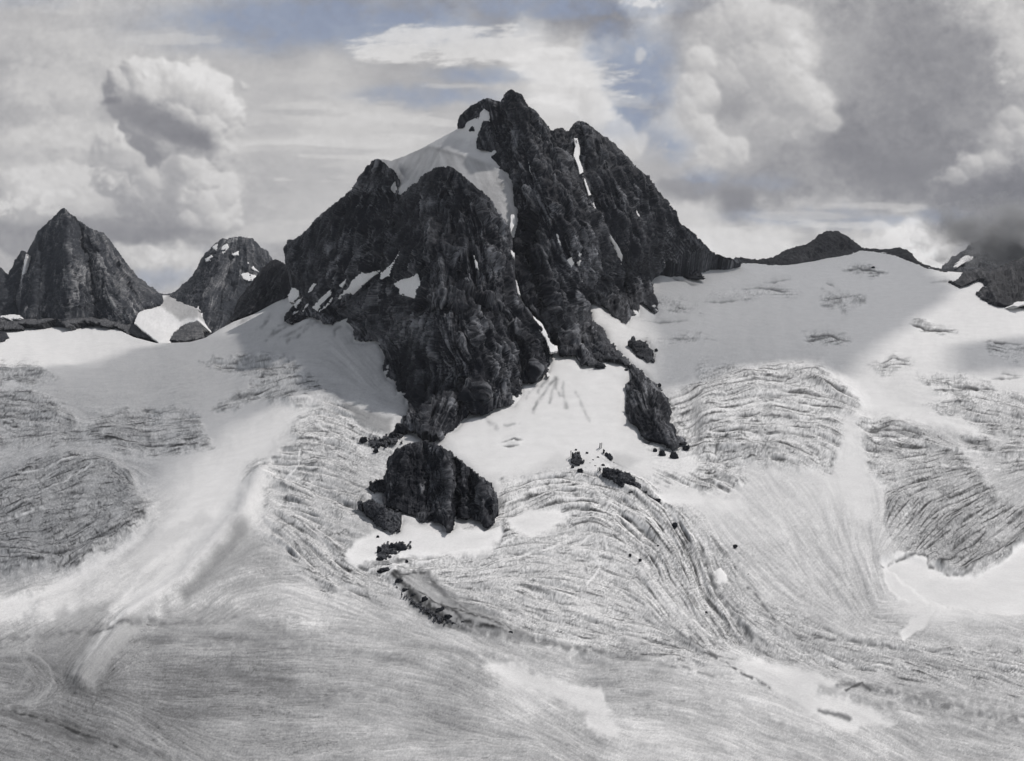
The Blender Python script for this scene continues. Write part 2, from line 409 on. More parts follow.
FARP = [(942,269),(949,262),(953.5,257),(960,253.5),(967,249),(972,244),(978.5,240.6),(983,239.6),(987,241),(990,248),(996,240),(1006,232),(1030,218),(1070,205),(1110,215),(1110,290),(960,290),(948,274)]
CRAG = [(963,274),(967,271.5),(975,270.5),(984,269),(992,272),(1000,268),(1008,263),(1016,261),(1030,256),(1060,250),(1100,252),(1100,320),(1040,309),(1024,307.6),(1003,305),(992,302),(984,298.5),(978.5,293),(984,289),(991,283.5),(986,281),(981,279),(975,281.5),(968,285.5),(961,287.5),(953,283.5),(951,281.5),(959,281)]
BLOCK = [(387,460),(395,450.5),(408,444),(425,441),(441,446),(453.6,455),(466,464.7),(479,475.7),(491.4,483.6),(497.7,497.8),(497.7,513.6),(493,526),(485,528.7),(479,521.5),(466,520),(456.7,519),(452,529),(445.7,530),(442.5,523),(431.5,522.4),(420.4,523),(415.7,516.7),(403,512),(393.6,508.8),(384,507),(381,497.8),(387,491.5),(384,479)]
OUT = {
 'lower_crag': [(359,502.5),(370,499.4),(381,504),(387,509),(400,512),(403,520),(400,531),(390.5,535.6),(382.6,529),(374.7,529),(373,520),(363.7,510.4)],
 'shelf': [(370,482),(378,478),(386,482),(389,490),(382,494),(372,492),(368,487)],
 'island': [(628,339.7),(635,337.7),(646.7,341),(654,351),(654,361.4),(646.7,363),(638,355.6),(632,347)],
 'nub': [(571,452),(577,451.5),(583,457),(583,464),(578,467),(571,465)],
 'band': [(597,469),(604,466),(613,468),(622,471),(631,474),(639,482),(643,490),(636,492),(630,490),(620,488.6),(612,483),(604.7,476.8)],
 'streak': [(600,443),(604,445),(607,452),(613,457),(615,462),(609,460),(603,454)],
}
# ------------------------------------------------------------------ glacier raster fields
RU0, RV0, RST = -60.0, 235.0, 0.8
ru, rv = np.meshgrid(np.arange(RU0, 1085, RST), np.arange(RV0, 800, RST))
def rs(a, u, v):
    x = np.clip((u - RU0) / RST, 0, ru.shape[1] - 1.001); y = np.clip((v - RV0) / RST, 0, ru.shape[0] - 1.001)
    i, j = x.astype(int), y.astype(int); fx, fy = x - i, y - j
    return (a[j, i] * (1 - fx) + a[j, i + 1] * fx) * (1 - fy) + (a[j + 1, i] * (1 - fx) + a[j + 1, i + 1] * fx) * fy

FLOW = [  # traced flow and crevasse lines
 [(0,340),(100,345),(200,350)],[(0,375),(60,373)],[(0,398),(70,408),(90,420)],[(90,425),(150,413),(210,416)],[(90,440),(150,447),(215,437)],
 [(200,362),(250,357),(300,362)],[(215,408),(260,398),(300,385)],[(0,484),(50,466),(92,455)],[(0,510),(60,486),(100,470)],[(92,458),(120,468),(134,488)],
 [(0,530),(60,510),(120,500)],[(0,560),(60,560),(120,530)],[(0,600),(60,578),(130,535),(200,490),(260,440),(320,405)],[(0,650),(60,620),(150,570),(210,520),(240,480)],
 [(75,680),(110,630),(180,580),(240,525),(270,480)],[(0,655),(30,662),(50,685),(40,700),(0,706)],[(0,708),(40,718),(80,735),(130,761)],[(60,700),(120,720),(180,761)],
 [(190,615),(222,590),(262,578),(300,575),(330,590)],[(200,625),(240,600),(280,592),(320,600)],[(150,625),(220,634),(330,640),(450,652)],[(150,690),(250,695),(380,705),(500,730)],
 [(300,760),(400,750),(500,755)],[(350,640),(420,650),(480,680),(580,740)],[(300,400),(330,412),(400,440)],[(270,450),(330,452),(390,470)],[(260,480),(320,500),(370,520)],
 [(270,520),(300,540),(340,580)],[(290,400),(320,397),(332,396)],[(480,500),(530,478),(575,472),(620,482),(665,510),(690,545),(705,590),(740,640),(780,665)],
 [(500,530),(560,505),(610,515),(655,550),(680,590),(715,640)],[(560,545),(590,535),(620,545)],[(600,460),(650,490),(690,515),(715,550),(740,600),(800,635),(870,650)],
 [(400,580),(440,605),(520,635),(600,655),(700,668),(760,680)],[(360,545),(430,550),(490,535),(560,515)],[(350,590),(400,610),(470,640)],
 [(420,570),(480,560),(540,550),(600,560)],[(500,600),(560,620),(640,645)],[(655,400),(740,376),(820,378),(855,398)],[(680,425),(760,412),(830,420),(870,440)],[(690,455),(780,447),(850,470)],
 [(640,450),(690,440),(750,440)],[(660,480),(720,500),(760,540)],[(760,480),(820,560),(860,620)],[(730,540),(790,600),(860,642),(960,652),(1024,660)],
 [(860,430),(900,418),(935,430),(960,450)],[(890,470),(940,455),(1000,455)],[(900,390),(960,390),(1024,410)],[(880,560),(930,500),(1000,480)],[(930,570),(990,530),(1024,505)],[(960,575),(1024,535)],
 [(840,470),(860,540),(880,600)],[(800,650),(880,690),(1024,724)],[(740,660),(820,700),(900,745)],[(700,340),(800,345),(900,330)],[(700,290),(800,290),(900,285)],
 [(900,360),(1024,372)],[(820,300),(850,298)],[(660,300),(720,310)],[(500,400),(505,440)],[(540,375),(520,420)],[(570,380),(585,430)],[(230,320),(300,295)],[(250,345),(330,325)],
 [(600,700),(700,705),(800,740)],[(880,610),(960,605),(1024,620)],[(900,650),(1024,690)],[(350,400),(400,420)],[(340,330),(380,380)],
]
px, py, tx, ty = [], [], [], []
for s in FLOW:
    s = np.array(s, float)
    for a, b in zip(s[:-1], s[1:]):
        n = max(1, int(np.hypot(*(b - a)) / 14)); d = (b - a) / np.hypot(*(b - a))
        for k in range(n):
            p = a + (b - a) * (k + .5) / n; px.append(p[0]); py.append(p[1]); tx.append(d[0] ** 2 - d[1] ** 2); ty.append(2 * d[0] * d[1])
px, py, tx, ty = map(np.array, (px, py, tx, ty))
cu, cv = np.meshgrid(np.arange(RU0, 1090, 8.0), np.arange(RV0, 805, 8.0))
w = 1.0 / (((cu[..., None] - px) ** 2 + ((cv[..., None] - py) * 1.5) ** 2) + 60.0) ** 2
A2 = (w * tx).sum(-1) / w.sum(-1); B2 = (w * ty).sum(-1) / w.sum(-1)
ca, cb = (ru - RU0) / 8, (rv - RV0) / 8
ia, ib = np.minimum(ca.astype(int), cu.shape[1] - 2), np.minimum(cb.astype(int), cu.shape[0] - 2); fa, fb = ca - ia, cb - ib
bil = lambda G: (G[ib, ia] * (1 - fa) + G[ib, ia + 1] * fa) * (1 - fb) + (G[ib + 1, ia] * (1 - fa) + G[ib + 1, ia + 1] * fa) * fb
ang = 0.5 * np.arctan2(bil(B2), bil(A2)) + 0.25 * uvn(ru, rv, 30, 3, 2.0)
DX, DY = np.cos(ang), np.sin(ang)
ii0, jj0 = np.meshgrid(np.arange(ru.shape[1]), np.arange(ru.shape[0]))
def lic(noise, L, dx=DX, dy=DY):
    acc = noise.copy(); ws = 1.0
    for sg in (1, -1):
        x, y = ii0.astype(np.float32), jj0.astype(np.float32); pdx, pdy = dx * sg, dy * sg
        for k in range(1, L + 1):
            x = x + pdx; y = y + pdy
            i = np.clip(np.rint(x), 0, ru.shape[1] - 1).astype(np.int32); j = np.clip(np.rint(y), 0, ru.shape[0] - 1).astype(np.int32)
            w_ = 0.5 + 0.5 * math.cos(math.pi * k / (L + 1))
            acc += noise[j, i] * w_; ws += w_ / 1.0 if sg == 1 else w_
            ndx, ndy = dx[j, i], dy[j, i]; s = np.where(ndx * pdx + ndy * pdy < 0, -1, 1)
            pdx, pdy = ndx * s, ndy * s
    acc -= acc.mean(); return acc / acc.std()
wn = RNG.normal(size=ru.shape)
L_f = lic(wn, 22)                                              # hairline streaks
L_m = lic(blur(RNG.normal(size=ru.shape), 1.5), 20)            # crevasse-scale
L_b = lic(blur(RNG.normal(size=ru.shape), 3.0), 36)            # broad bands
L_x = lic(blur(RNG.normal(size=ru.shape), 1.2), 6, -DY, DX)    # short cross cracks
def llic(base, L, hp):
    a = lic(base, L); a = a - blur(a, hp); a = lic(a, L // 2); a = a - blur(a, hp); return a / a.std()
L_l = llic(blur(RNG.normal(size=ru.shape), .7), 34, 3.0)       # long clean crevasse lines
L_q = llic(blur(RNG.normal(size=ru.shape), .55), 13, 2.2)      # short crisp cracks
PL = uvn(ru, rv * 1.7, 8, 4, 91.0, .65) + .6 * uvn(ru, rv * 1.7, 30, 3, 93.0)
L_w = llic(blur(RNG.normal(size=ru.shape), 1.4), 30, 5.5)      # wider ones
L_s = lic(RNG.normal(size=ru.shape), 12)                       # short thin cracks
_n1 = uvn(ru, rv * 1.4, 15, 3, 51.0, .6); _n2 = uvn(ru, rv * 1.5, 6, 2, 57.0)
CRK = np.clip(1 - np.abs(_n1) / 0.06, 0, 1) * sstep(-.1, .25, _n2 + .1)   # blocky net of cracks
GRAIN = RNG.normal(size=ru.shape)
bn = lambda s, sd, o=4: uvn(ru, rv, s, o, sd)

def msk(poly, e=6, jit=6, sd=0): 
    p = np.asarray(poly, float); m = np.zeros_like(ru)
    s = (ru > p[:, 0].min() - 30) & (ru < p[:, 0].max() + 30) & (rv > p[:, 1].min() - 30) & (rv < p[:, 1].max() + 30)
    m[s] = soft(p, ru[s], rv[s], e, jit, 12, sd)
    return m
# low-frequency dirtiness: surveyed reflectance of the surface (u, v, tone as it looks in sun)
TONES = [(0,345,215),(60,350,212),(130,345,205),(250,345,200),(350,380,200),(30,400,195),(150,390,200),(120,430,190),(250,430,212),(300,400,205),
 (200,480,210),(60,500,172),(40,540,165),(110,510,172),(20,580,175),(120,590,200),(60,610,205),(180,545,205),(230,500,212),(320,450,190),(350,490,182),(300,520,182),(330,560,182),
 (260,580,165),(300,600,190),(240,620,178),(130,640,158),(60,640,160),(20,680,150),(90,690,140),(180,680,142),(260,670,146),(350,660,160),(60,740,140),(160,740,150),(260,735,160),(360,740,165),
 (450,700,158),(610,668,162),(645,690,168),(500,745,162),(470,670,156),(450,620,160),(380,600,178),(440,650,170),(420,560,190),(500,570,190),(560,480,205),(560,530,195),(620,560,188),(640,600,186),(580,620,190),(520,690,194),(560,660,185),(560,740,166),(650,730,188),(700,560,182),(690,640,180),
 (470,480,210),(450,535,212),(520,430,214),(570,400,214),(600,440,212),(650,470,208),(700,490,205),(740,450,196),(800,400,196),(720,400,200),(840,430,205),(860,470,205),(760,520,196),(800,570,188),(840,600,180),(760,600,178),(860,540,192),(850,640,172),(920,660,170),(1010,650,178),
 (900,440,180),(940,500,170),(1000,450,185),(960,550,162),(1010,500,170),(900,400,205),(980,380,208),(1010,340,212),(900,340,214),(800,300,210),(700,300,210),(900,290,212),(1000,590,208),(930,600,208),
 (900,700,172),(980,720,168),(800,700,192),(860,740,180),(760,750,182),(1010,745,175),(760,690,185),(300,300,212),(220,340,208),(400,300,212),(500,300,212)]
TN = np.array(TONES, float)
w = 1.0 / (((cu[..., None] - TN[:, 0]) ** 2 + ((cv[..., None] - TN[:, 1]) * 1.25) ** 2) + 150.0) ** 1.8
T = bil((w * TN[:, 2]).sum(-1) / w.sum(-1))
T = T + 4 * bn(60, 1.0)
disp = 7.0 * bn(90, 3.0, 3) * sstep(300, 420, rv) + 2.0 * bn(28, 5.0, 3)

# crevassed areas: outline, strength of relief (m), darkening, cross-cracking, broad-line share
CREV = [
 ([(-60,366),(0,364),(30,362),(55,374),(30,381),(-60,386)], 4, 34, .3, .5),
 ([(-60,390),(0,392),(30,392),(60,405),(78,425),(80,440),(40,442),(0,446),(-60,450)], 6, 34, .6, .5),
 ([(85,430),(110,415),(150,411),(195,413),(205,432),(212,444),(180,455),(130,452),(92,440)], 5, 34, .15, 1),
 ([(-60,500),(0,476),(40,460),(75,454),(110,460),(130,476),(135,495),(150,508),(130,535),(80,565),(20,575),(-60,580)], 5, 27, .9, .6),
 ([(203,362),(250,354),(290,360),(300,374),(318,380),(322,392),(300,390),(290,402),(260,400),(225,410),(212,408),(240,392),(262,378),(235,372)], 6, 34, .5, .6),
 ([(290,402),(320,397),(345,402),(372,420),(395,440),(385,470),(370,500),(345,520),(360,560),(330,600),(300,570),(270,530),(262,500),(272,462),(300,440),(285,425),(300,412)], 5, 14, 1.0, .7),
 ([(240,470),(246,462),(262,458),(270,462),(256,475),(246,484),(240,482)], 3, 50, .4, .5),
 ([(340,560),(400,545),(480,520),(520,490),(560,475),(600,470),(650,480),(700,540),(720,590),(740,640),(700,665),(600,655),(520,635),(430,590),(350,600)], 3.6, 10, .45, .8),
 ([(500,480),(560,470),(600,470),(660,500),(700,550),(690,600),(650,560),(600,530),(540,520),(500,545)], 4.5, 14, .35, 1),
 ([(600,455),(680,500),(720,540),(760,600),(860,640),(1024,650),(1024,700),(860,670),(740,650),(680,570)], 2.4, 10, .3, .7),
 ([(655,398),(700,385),(760,370),(820,372),(852,392),(866,410),(840,420),(845,440),(830,470),(790,470),(750,462),(700,455),(680,440),(660,425)], 5, 26, .6, .9),
 ([(640,430),(690,425),(740,432),(760,455),(720,470),(700,488),(660,480),(650,462)], 4, 20, .7, .6),
 ([(858,428),(880,418),(910,420),(935,432),(960,448),(975,470),(1000,500),(1024,510),(1085,500),(1085,520),(1000,560),(960,575),(930,568),(900,550),(880,520),(890,490),(870,470),(865,450)], 5, 32, .6, .8),
 ([(915,378),(960,374),(1000,390),(1085,400),(1085,470),(1010,470),(980,450),(960,440),(985,430),(955,415),(925,405),(950,395)], 5, 26, .5, .8),
 ([(820,296),(835,292),(848,296),(865,298),(860,305),(845,308),(825,306)], 4, 40, .8, .4),
 ([(802,334),(825,331),(848,336),(852,344),(835,345),(808,341)], 3, 26, .1, .8),
 ([(872,365),(890,357),(912,360),(905,368),(880,372)], 3, 30, .2, .7),
 ([(915,320),(930,324),(955,330),(940,331),(915,327)], 3, 40, .1, .8),
 ([(985,340),(1024,344),(1085,345),(1085,362),(1000,360),(990,352)], 3, 18, .2, .8),
 ([(845,266),(862,265),(885,271),(880,275),(860,272),(848,270)], 2, 32, .3, .8),
 ([(700,295),(735,290),(780,288),(800,294),(770,297),(730,298)], 1, 9, .1, .8),
 ([(650,296),(690,302),(700,312),(670,312),(655,305)], 2, 16, .2, .8),
 ([(650,340),(690,335),(715,337),(690,342),(660,346)], 2, 14, .2, .8),
 ([(495,440),(515,437),(525,441),(512,447),(500,446)], 2, 30, .2, .8),
 ([(690,468),(705,458),(722,470),(740,466),(745,480),(725,492),(700,488)], 6, 34, 1, .5),
 ([(700,360),(760,368),(800,366),(760,382),(690,392)], 2.0, 12, .1, .8),
]
crev = np.zeros_like(ru)
b14 = blur(np.clip(.45 + 2.2 * bn(15, 73.0), 0, 1.25), 1.5); bs = blur(np.clip(.5 + 1.5 * bn(30, 71.0), 0, 1.2), 3); lips = blur(.5 * sstep(.8, 1.8, -L_l) + .8 * sstep(.8, 1.8, -L_w) * bs, (1, 2))
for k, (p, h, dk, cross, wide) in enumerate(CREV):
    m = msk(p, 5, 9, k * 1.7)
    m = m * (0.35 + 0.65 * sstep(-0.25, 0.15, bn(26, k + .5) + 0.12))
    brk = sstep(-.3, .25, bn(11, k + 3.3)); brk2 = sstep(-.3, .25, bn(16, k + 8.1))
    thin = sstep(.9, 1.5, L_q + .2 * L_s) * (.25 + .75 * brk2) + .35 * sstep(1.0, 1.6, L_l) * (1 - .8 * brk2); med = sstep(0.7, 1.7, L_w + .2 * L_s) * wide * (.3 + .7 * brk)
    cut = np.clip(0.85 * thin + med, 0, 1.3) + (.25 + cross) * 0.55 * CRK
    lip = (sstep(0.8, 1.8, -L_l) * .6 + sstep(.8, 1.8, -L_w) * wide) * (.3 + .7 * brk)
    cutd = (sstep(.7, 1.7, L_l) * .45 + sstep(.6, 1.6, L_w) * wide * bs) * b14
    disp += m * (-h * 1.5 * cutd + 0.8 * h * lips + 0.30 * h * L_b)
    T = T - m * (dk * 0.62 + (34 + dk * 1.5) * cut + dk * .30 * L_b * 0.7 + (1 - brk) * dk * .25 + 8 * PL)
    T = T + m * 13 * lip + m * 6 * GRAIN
    crev = np.maximum(crev, m)
# general flow banding on bare ice, none on the clean upper snow
ice = sstep(215, 180, blur(T, 3))
mo = np.clip(.10 + 1.6 * bn(60, 33.0), 0, 1.2) * (1 - .6 * sstep(.1, .7, 1 - np.hypot((ru - 150) / 380, (rv - 720) / 120)))
L_b = L_b * (1 - .55 * sstep(.1, .7, 1 - np.hypot((ru - 120) / 330, (rv - 720) / 130)))
T = T + ice * (1.5 * L_f + 4.0 * L_l * mo + 2.5 * L_q + 1.6 * L_m + 5.0 * L_b * np.clip(0.6 + bn(70, 9), 0, 1.4)) + ice * 8 * uvn(ru, rv * 1.8, 13, 5, 12.0, .65) + (1 + 3.0 * ice) * GRAIN + 7 * uvn(ru, rv * 1.5, 5, 3, 14.0) * ice + 9 * ice * uvn(ru, rv * 2, 45, 3, 19.0)
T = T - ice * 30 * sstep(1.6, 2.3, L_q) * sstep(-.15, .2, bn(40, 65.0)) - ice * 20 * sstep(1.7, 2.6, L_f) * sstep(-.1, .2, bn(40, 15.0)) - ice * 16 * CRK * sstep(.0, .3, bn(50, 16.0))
disp += ice * (0.35 * L_f + 0.4 * L_m + 1.0 * L_b)
fine = np.clip(sstep(560, 470, rv), 0, 1)

def paint(poly, target, e=4, jit=5, sd=0, k=1.0, flatten=0.9):
    global T, disp
    m = msk(poly, e, jit, sd) * k
    T = T * (1 - m) + m * (target + 0.8 * L_b)
    disp = disp * (1 - flatten * m)
def stroke(pts, target, wd, k=1.0, sd=0, dz=0.0, brk=0.0):
    """a dirt band, crack, moraine or other toned line along pts; wd half width"""
    global T, disp
    p = np.asarray(pts, float)
    s = (ru > p[:, 0].min() - 25) & (ru < p[:, 0].max() + 25) & (rv > p[:, 1].min() - 25) & (rv < p[:, 1].max() + 25)
    uu, vv = ru[s], rv[s]
    uu2 = uu + 3.0 * uvn(uu, vv, 12, 3, sd); vv2 = vv + 3.0 * uvn(uu, vv, 12, 3, sd + 4)
    m = np.exp(-(dist_line(p, uu2, vv2) / wd) ** 2) * k
    if brk: m = m * sstep(-brk, brk, uvn(uu, vv, 7, 3, sd + 8) + 0.05)
    T[s] = T[s] * (1 - m) + m * target
    disp[s] += dz * m
# clean snow left by avalanches and drifts; dirt triangles; a ridge with darker flanks
paint([(445,436),(470,418),(500,408),(524,396),(552,360),(600,362),(628,385),(622,420),(600,452),(570,456),(540,466),(500,474),(478,472),(462,458)], 214, 5, 4, 1)
paint([(345,552),(360,538),(375,530),(405,524),(440,530),(500,526),(505,534),(488,552),(455,554),(410,556),(372,562),(350,566)], 213, 3, 5, 2)
paint([(505,518),(525,508),(560,508),(567,516),(553,530),(530,538),(512,530)], 210, 4, 4, 3)
paint([(880,562),(900,553),(925,556),(945,570),(975,575),(1000,562),(1024,540),(1085,500),(1085,610),(1000,615),(950,606),(930,600),(915,604),(900,600),(888,590)], 208, 2.5, 4, 4)
paint([(905,640),(898,634),(915,616),(935,612),(925,626)], 206, 2, 4, 5)
paint([(735,660),(760,657),(780,664),(820,672),(845,690),(870,705),(895,722),(860,730),(835,730),(800,704),(770,690),(745,672)], 203, 5, 8, 6, .9)
paint([(486,664),(508,656),(530,672),(570,684),(600,688),(620,735),(596,736),(580,712),(540,692),(500,684)], 203, 5, 8, 7, .9)
paint([(535,468),(562,453),(567,458),(562,469),(548,472)], 194, 5, 6, 61, .6)
paint([(398,572),(425,568),(438,582),(470,605),(525,637),(480,634),(440,624),(405,600)], 134, 4, 7, 62, .6, .2)
paint([(135,602),(152,592),(160,602),(132,640),(108,665),(96,692),(72,678),(86,642)], 172, 4, 6, 63, .75, .2)  # lighter band down the front of the ridge
paint([(60,612),(118,598),(100,630),(80,660),(64,676),(30,660),(40,630)], 126, 7, 8, 64, .5, .2)  # darker left flank of the ridge
paint([(165,610),(220,602),(260,622),(330,640),(260,650),(190,640),(150,650)], 132, 8, 10, 65, .45, .2)  # darker strip right of the ridge
paint([(655,494),(672,490),(705,498),(700,506),(665,504)], 212, 3, 4, 8)
paint([(706,500),(740,498),(746,508),(720,512)], 210, 3, 4, 9, .8)
paint([(714,570),(720,566),(727,574),(728,583),(718,580)], 215, 2, 2, 10)
paint([(690,455),(672,452),(640,446),(620,452),(645,470),(690,475),(700,466)], 210, 4, 6, 11, .85)
paint([(845,430),(858,450),(870,490),(875,520),(858,525),(846,500),(838,470)], 208, 6, 7, 12, .85)
paint([(820,372),(850,395),(862,412),(960,430),(1000,440),(960,420),(900,405),(870,380)], 213, 6, 6, 13, .8)
# drifts and tongues at left
paint([(200,480),(240,440),(290,410),(320,402),(290,430),(262,455),(240,490),(200,530),(150,570),(112,610),(135,585),(165,520)], 213, 7, 6, 14, .85)
paint([(265,474),(250,492),(238,520),(205,560),(165,598),(130,618),(110,632),(85,668),(100,640),(140,590),(190,550),(228,505),(245,478)], 210, 5, 3, 15, .85)
paint([(-60,605),(0,594),(30,598),(70,575),(130,540),(150,525),(140,545),(95,575),(40,600),(20,620),(-60,640)], 210, 5, 6, 16, .8)
paint([(120,560),(150,536),(205,512),(212,520),(175,545),(140,572)], 188, 5, 8, 17, .6)
# dark wedge by the snow ridge, then darker bare ice, dirt and meltwater stain bands
paint([(222,545),(236,530),(254,534),(262,552),(240,568),(205,588),(190,597),(205,572)], 150, 9, 8, 18, .6)  # dark wedge along the right foot of the snow ridge
stroke([(243,528),(230,550),(208,574),(186,594)], 128, 7, .6, 60, 0, 0)  # darker core of the wedge
paint([(345,404),(362,410),(392,418),(390,432),(365,428),(348,412)], 150, 3, 4, 19, .8)
paint([(600,460),(622,452),(640,460),(625,470)], 178, 5, 5, 20, .6)
stroke([(395,575),(402,587),(415,598),(428,608),(440,615),(450,624)], 66, 3.2, .9, 1, -1, .3)
stroke([(402,570),(425,572),(440,588),(460,606),(485,620),(512,632),(560,646),(610,657)], 120, 4.0, .7, 2, 2, .3)
stroke([(440,606),(465,617),(500,627),(515,633)], 60, 2.0, .85, 3, 0, .35)
stroke([(425,575),(445,600),(480,625)], 128, 9, .6, 4, 0, .3)
stroke([(512,632),(560,644),(620,658),(680,668),(720,676)], 138, 2.0, .7, 5, 0, .3)
stroke([(700,545),(708,570),(716,590),(735,615),(750,635)], 116, 2.6, .75, 6, -2, .3)
stroke([(748,588),(765,606),(775,622),(800,636),(850,640),(880,648)], 118, 1.8, .75, 7, -1, .35)
stroke([(690,640),(710,652),(724,662),(740,672),(770,688)], 104, 1.6, .8, 8, -1, .3)
stroke([(840,684),(870,686),(920,700),(970,712),(1040,722)], 112, 5.0, .65, 9, 0, .45)
stroke([(900,690),(960,700),(1060,712)], 128, 7.0, .4, 10, 0, .4)
stroke([(0,708),(40,718),(80,732),(120,748)], 92, 1.6, .8, 11, -.6, .4)
stroke([(0,712),(30,722),(90,742)], 112, 3.0, .5, 12)
stroke([(0,728),(40,740),(60,748)], 100, 1.2, .6, 13, 0, .4)
stroke([(60,634),(90,634),(130,626)], 116, 2.4, .6, 14, 0, .3)
stroke([(150,620),(180,624),(220,622),(240,616)], 128, 2.5, .6, 15, 0, .4)
stroke([(165,636),(240,638),(330,642)], 134, 1.6, .5, 16, 0, .4)
stroke([(230,668),(250,680),(285,690),(340,700)], 134, 5, .5, 17, 0, .5)
stroke([(0,652),(18,652),(30,672),(18,690),(0,694)], 166, 2, .6, 18)
stroke([(26,650),(48,664),(54,684),(36,700),(0,707)], 168, 2, .55, 19)
stroke([(882,566),(905,556),(925,552),(930,566),(950,574),(965,574)], 112, 1.4, .7, 20, -2, .35)
stroke([(965,574),(990,556),(1024,530)], 120, 1.4, .6, 21, -2)
stroke([(845,690),(862,682),(870,690)], 96, 1.3, .8, 22)
stroke([(820,710),(838,714),(850,720)], 110, 2.4, .7, 23, -1)
for i, (y0, uu0) in enumerate([(578, 230), (590, 215), (602, 205), (612, 215), (584, 250), (598, 240)]):
    stroke([(uu0, y0 + 22), (uu0 + 25, y0 + 4), (uu0 + 60, y0), (uu0 + 95, y0 + 8)], 168, 1.1, .5, 30 + i)
def gash(pts, target, wd, k=.9, sd=0, dz=-2.5):
    """an open crevasse: a dark line swelling and pinching along its length, with a soft sagging lip above it"""
    global T, disp
    p = np.asarray(pts, float); s = (ru > p[:, 0].min() - 14) & (ru < p[:, 0].max() + 14) & (rv > p[:, 1].min() - 12) & (rv < p[:, 1].max() + 12)
    uu, vv = ru[s], rv[s]; vj = vv + 2.2 * uvn(uu, vv, 12, 3, sd)
    yl = np.interp(uu, p[:, 0], p[:, 1]); t = np.clip((uu - p[0, 0]) / max(p[-1, 0] - p[0, 0], 1), 0, 1)
    tap = np.sin(np.pi * t) ** .7 * np.clip(.65 + 1.1 * uvn(uu, vv * .3, 9, 3, sd + 3), .05, 1.4) * ((uu > p[0, 0]) & (uu < p[-1, 0]))
    d = vj - yl
    m = np.exp(-(d / (wd * (.35 + .65 * tap))) ** 2) * np.clip(tap * 1.3, 0, 1) * k
    sag = np.exp(-((d + 2.6) / 2.6) ** 2) * tap * .45
    T[s] = T[s] * (1 - m) + m * target; T[s] -= 34 * sag * (1 - m); disp[s] += dz * m - 1.2 * sag
for i, (pts, t, w_) in enumerate([([(392,576),(400,586),(410,596),(420,604),(432,612),(446,620),(470,626),(505,634)],58,1.6),([(410,590),(424,598),(436,606),(448,612),(462,620)],70,1.3),([(420,574),(432,584),(446,596),(462,610),(490,624)],110,1.5),
        ([(404,588),(418,602),(430,614),(446,624),(470,632)],84,3.0),([(432,582),(448,598),(470,614),(500,630)],118,1.3),([(395,578),(425,574),(436,584)],96,1.4),([(410,600),(440,624),(480,634),(520,640)],128,4.0),([(376,566),(392,562),(410,560)],120,1.5),([(345,574),(365,590),(372,600)],132,1.2)]):
    stroke(pts, t, w_, .85, 90 + i, .6 * (-1) ** i, .28)
# avalanche tracks under the couloir
for i, (a, b, t) in enumerate([((554,378),(533,412),120),((556,378),(548,402),140),((562,382),(566,408),150),((548,372),(538,392),130),((556,380),(560,396),135),((575,392),(588,420),170),((536,386),(525,398),150),((480,418),(490,424),140),((505,424),(520,425),150),((488,422),(497,430),150),((250,318),(238,326),150),((270,316),(258,330),128),((285,322),(265,340),135),((292,318),(272,336),130),((318,322),(288,342),128),((310,322),(280,338),150),((340,326),(335,336),150)]):
    stroke([a, ((a[0] + b[0]) / 2 + (2 if i % 2 else -2), (a[1] + b[1]) / 2), b], t, 1.7, .75, 40 + i, -1, .5)
# named open crevasses on the upper snow
for i, (pts, t) in enumerate([([(850,266),(862,269),(885,273)],120),([(762,283),(780,281),(792,278)],140),([(825,282),(832,284),(836,288)],130),([(740,289),(770,288),(790,292)],140),
        ([(908,323),(925,328),(955,331)],92),([(805,335),(830,335),(848,341)],112),([(802,340),(828,341)],125),([(880,364),(895,359),(910,361)],115),([(878,369),(900,364),(912,363)],125),
        ([(985,341),(1005,343),(1024,345)],118),([(990,379),(1024,378)],100),([(935,380),(970,388),(1000,390)],100),([(925,283),(950,281),(965,284)],150),([(665,276),(690,283),(700,285)],150),([(700,303),(740,301)],150),
        ([(500,442),(514,439),(524,441)],118),([(502,446),(520,445)],140),([(875,430),(905,428),(930,436)],100),([(960,437),(985,445),(992,450)],120),([(1000,373),(1024,376)],110),([(640,320),(660,322),(690,320)],150)]):
    gash(pts, t - 12, 1.25, .95, 70 + i)
for i, (pts, t) in enumerate([([(358,571),(395,566),(430,561)],222),([(375,577),(410,570),(440,566)],215),([(400,560),(450,553),(500,545),(540,535)],218),([(470,566),(520,556),(560,546)],214),([(572,546),(590,537),(602,532),(604,541),(607,549)],224),([(592,556),(600,562),(596,574),(586,584)],220),
        ([(560,516),(600,520),(630,532),(655,552)],220),([(540,500),(600,500),(650,520),(680,545)],222),([(505,505),(530,494),(560,490)],216),([(600,480),(640,495),(670,512),(700,545)],220),([(262,476),(276,474),(300,478)],222),([(300,420),(340,436),(372,450)],226),([(298,402),(334,397)],230),([(284,480),(296,470),(300,452)],226),
        ([(270,500),(290,510),(310,530)],218),([(20,480),(50,470),(74,462)],210),([(40,500),(70,484),(92,470)],212),([(0,530),(40,516),(70,510)],206),([(690,484),(715,482),(736,478),(742,486)],224),([(700,420),(760,410),(820,412)],218),([(680,440),(720,436),(780,440)],218),([(870,440),(920,436),(960,452)],216),([(940,465),(1000,470)],212),
        ([(215,540),(180,570),(140,600),(110,625)],218),([(780,640),(800,650),(850,660),(900,668)],205),([(700,560),(712,590),(735,620)],208),([(655,590),(690,620),(720,640)],206)]):
    stroke(pts, t, 1.0, .75, 120 + i, .8, .3)
